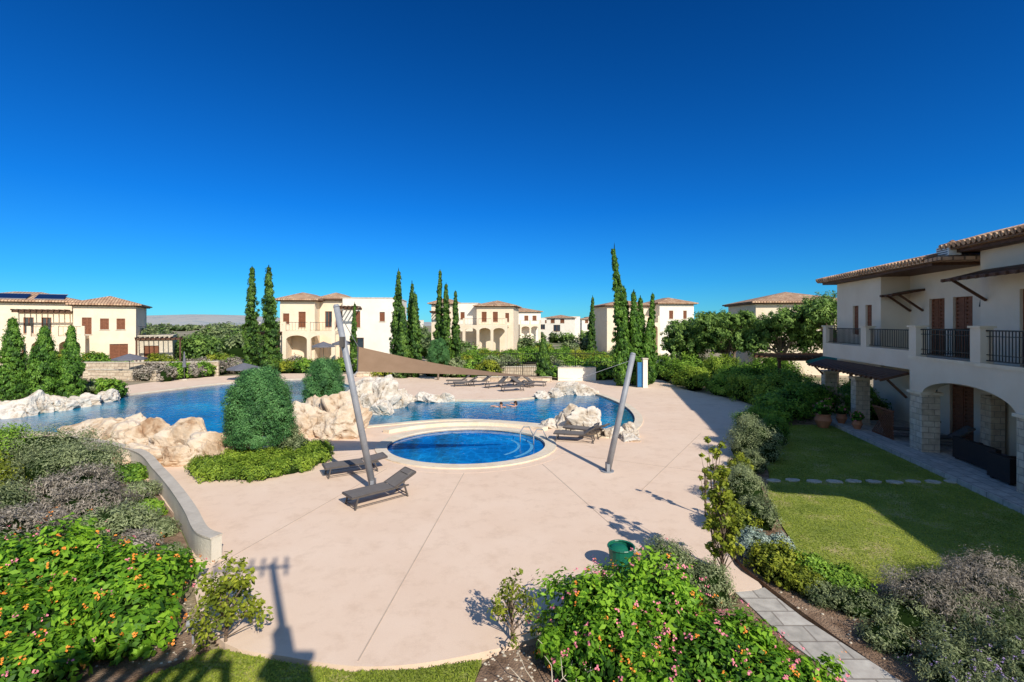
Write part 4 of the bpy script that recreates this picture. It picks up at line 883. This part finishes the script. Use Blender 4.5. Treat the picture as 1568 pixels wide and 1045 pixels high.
G=Grp('dining_table',(19.3,29.6,.12)); G.g('top','white').box(-.8,.8,-.5,.5,.72,.76); 
for a in (-.7,.66):
    for b in (-.44,.4): G.g('legs','white').box(a,a+.05,b,b+.05,0,.72)
G.done()
for dx,dy,r_ in [(-1.2,0,math.pi/2),(1.2,0,-math.pi/2),(-.4,-.9,math.pi),(.4,-.9,math.pi),(-.4,.9,0),(.4,.9,0)]:
    G=Grp('garden_chair',(19.3+dx,29.6+dy,.12),r_); c_=G.g('frame','blue'); c_.box(-.24,.24,-.24,.24,.42,.46); c_.box(-.24,.24,.2,.24,.462,.95)
    for a in (-.24,.2):
        for b in (-.24,.2): c_.box(a,a+.04,b,b+.04,0,.42)
    G.done()
G=Grp('timber_pergola',(17.6,32,0)); pergola(G,0,5,0,3.2,2.7,True,.4); G.done()
for k in range(2): 
    G=Grp('garden_column',(18.2+k*1.6,26.8,0)); G.g('shaft','stucco2').cyl((0,0,0),(0,0,1.0),.22,.2,14); G.g('cap','stone').box(-.28,.28,-.28,.28,1.0,1.1); G.done()

# ------------------------------------------------------------------ house behind the viewpoint (its chimney, antenna and pergola throw the foreground shadows)
G=Grp('stucco_villa',(0,0,0)); a=G.g('walls','stucco'); a.box(-12,7,-10,-2.0,-.1,5.0); G.g('roof','roof').hip(-12.3,7.3,-10.3,-1.8,5.0,.5)
a.box(1.2,1.7,-1.35,-.95,0,6.6); a.box(1.14,1.76,-1.4,-.9,6.6,6.7); a.box(1.34,1.56,-1.25,-1.05,6.7,7.3)
m=G.g('antenna','steel'); m.cyl((1.45,-1.1,7.3),(1.45,-1.1,9.0),.07,n=8); m.cyl((.3,-1.2,8.85),(1.75,-1.0,8.85),.035,n=6)
for k in range(7):
    t=k/6; m.cyl((.33+1.35*t-.16,-1.2+.2*t+.36,8.87),(.33+1.35*t+.16,-1.2+.2*t-.36,8.87),.032,n=6)
p=G.g('pergola','wood')
for k in range(8): p.box(-1.9+k*.26,-1.8+k*.26,-1.9,-.25,6.1,6.22)
p.box(-2.1,.2,-.45,-.35,5.98,6.098)
for k in (-2.05,.08): p.box(k,k+.1,-.46,-.34,3.3,5.98)
G.g('balcony_slab','stucco').box(-3,1.05,-2.0,-.3,3.0,3.3)
G.done()

# ------------------------------------------------------------------ swimmers
def swimmer(x,y,rot,hairm,side=1):
    G=Grp('swimmer',(x,y,-.05),rot)
    V=[(0,0,-.62),(0,.0,-.35),(0,.02,-.12),(0,.03,.02),(0,.05,.12),(0,.05,.2)]; Rr=[.14,.12,.15,.055,.085,.075]; Ed=[(0,1),(1,2),(2,3),(3,4),(4,5)]
    def add(p,r,par): V.append(p); Rr.append(r); Ed.append((par,len(V)-1)); return len(V)-1
    for s_ in (-1,1):
        a=add((.17*s_,.02,-.04),.06,2); b=add((.40*s_,.16,.03),.045,a); c_=add((.42*s_*(1 if s_==side else .8),.40,.08),.032,b); pm=add((.42*s_*(1 if s_==side else .8),.47,.08),.03,c_)
        px=V[pm][0]
        for k,(o,l) in enumerate(((-.03,.07),(-.01,.085),(.01,.08),(.03,.065))):
            f1=add((px+o,.47+l*.6,.08),.009,pm); add((px+o*1.1,.47+l,.065),.008,f1)
        f1=add((px-.045*s_,.45,.075),.01,pm); add((px-.065*s_,.49,.07),.009,f1)
        hp=add((.1*s_,0,-.7),.09,0); kn=add((.14*s_,-.2,-1.05),.06,hp); add((.14*s_,-.5,-1.2),.035,kn)
    me=bpy.data.meshes.new('body'); me.from_pydata(V,Ed,[]); o=bpy.data.objects.new('body',me); COL.objects.link(o); o.parent=G.e; me.materials.append(M['skin'])
    sk=o.modifiers.new('Skin','SKIN')
    for i,r in enumerate(Rr): me.skin_vertices[0].data[i].radius=(r,r)
    me.skin_vertices[0].data[0].use_root=True; sk.use_smooth_shade=True
    o.modifiers.new('Sub','SUBSURF').levels=1
    G.g('hair',hairm).ell((0,.03,.20),(.098,.105,.10)); G.g('hair').ell((0,-.03,.12),(.085,.06,.1))
    f=G.g('face','skin'); f.ell((0,.145,.15),(.014,.02,.022),8,6); f.ell((.09,.04,.14),(.014,.02,.03),8,6); f.ell((-.09,.04,.14),(.014,.02,.03),8,6)
    e_=G.g('eyes','hair'); e_.ell((.03,.132,.175),(.011,.008,.007),8,6); e_.ell((-.03,.132,.175),(.011,.008,.007),8,6); G.g('mouth','swim').ell((0,.135,.105),(.024,.008,.007),8,6)
    G.g('swimwear','swim').ell((0,.01,-.16),(.165,.125,.12))
    G.done(('hair','face'))
swimmer(-.64,29.2,math.radians(150),'hair'); swimmer(.25,29.6,math.radians(70),'hair',-1)
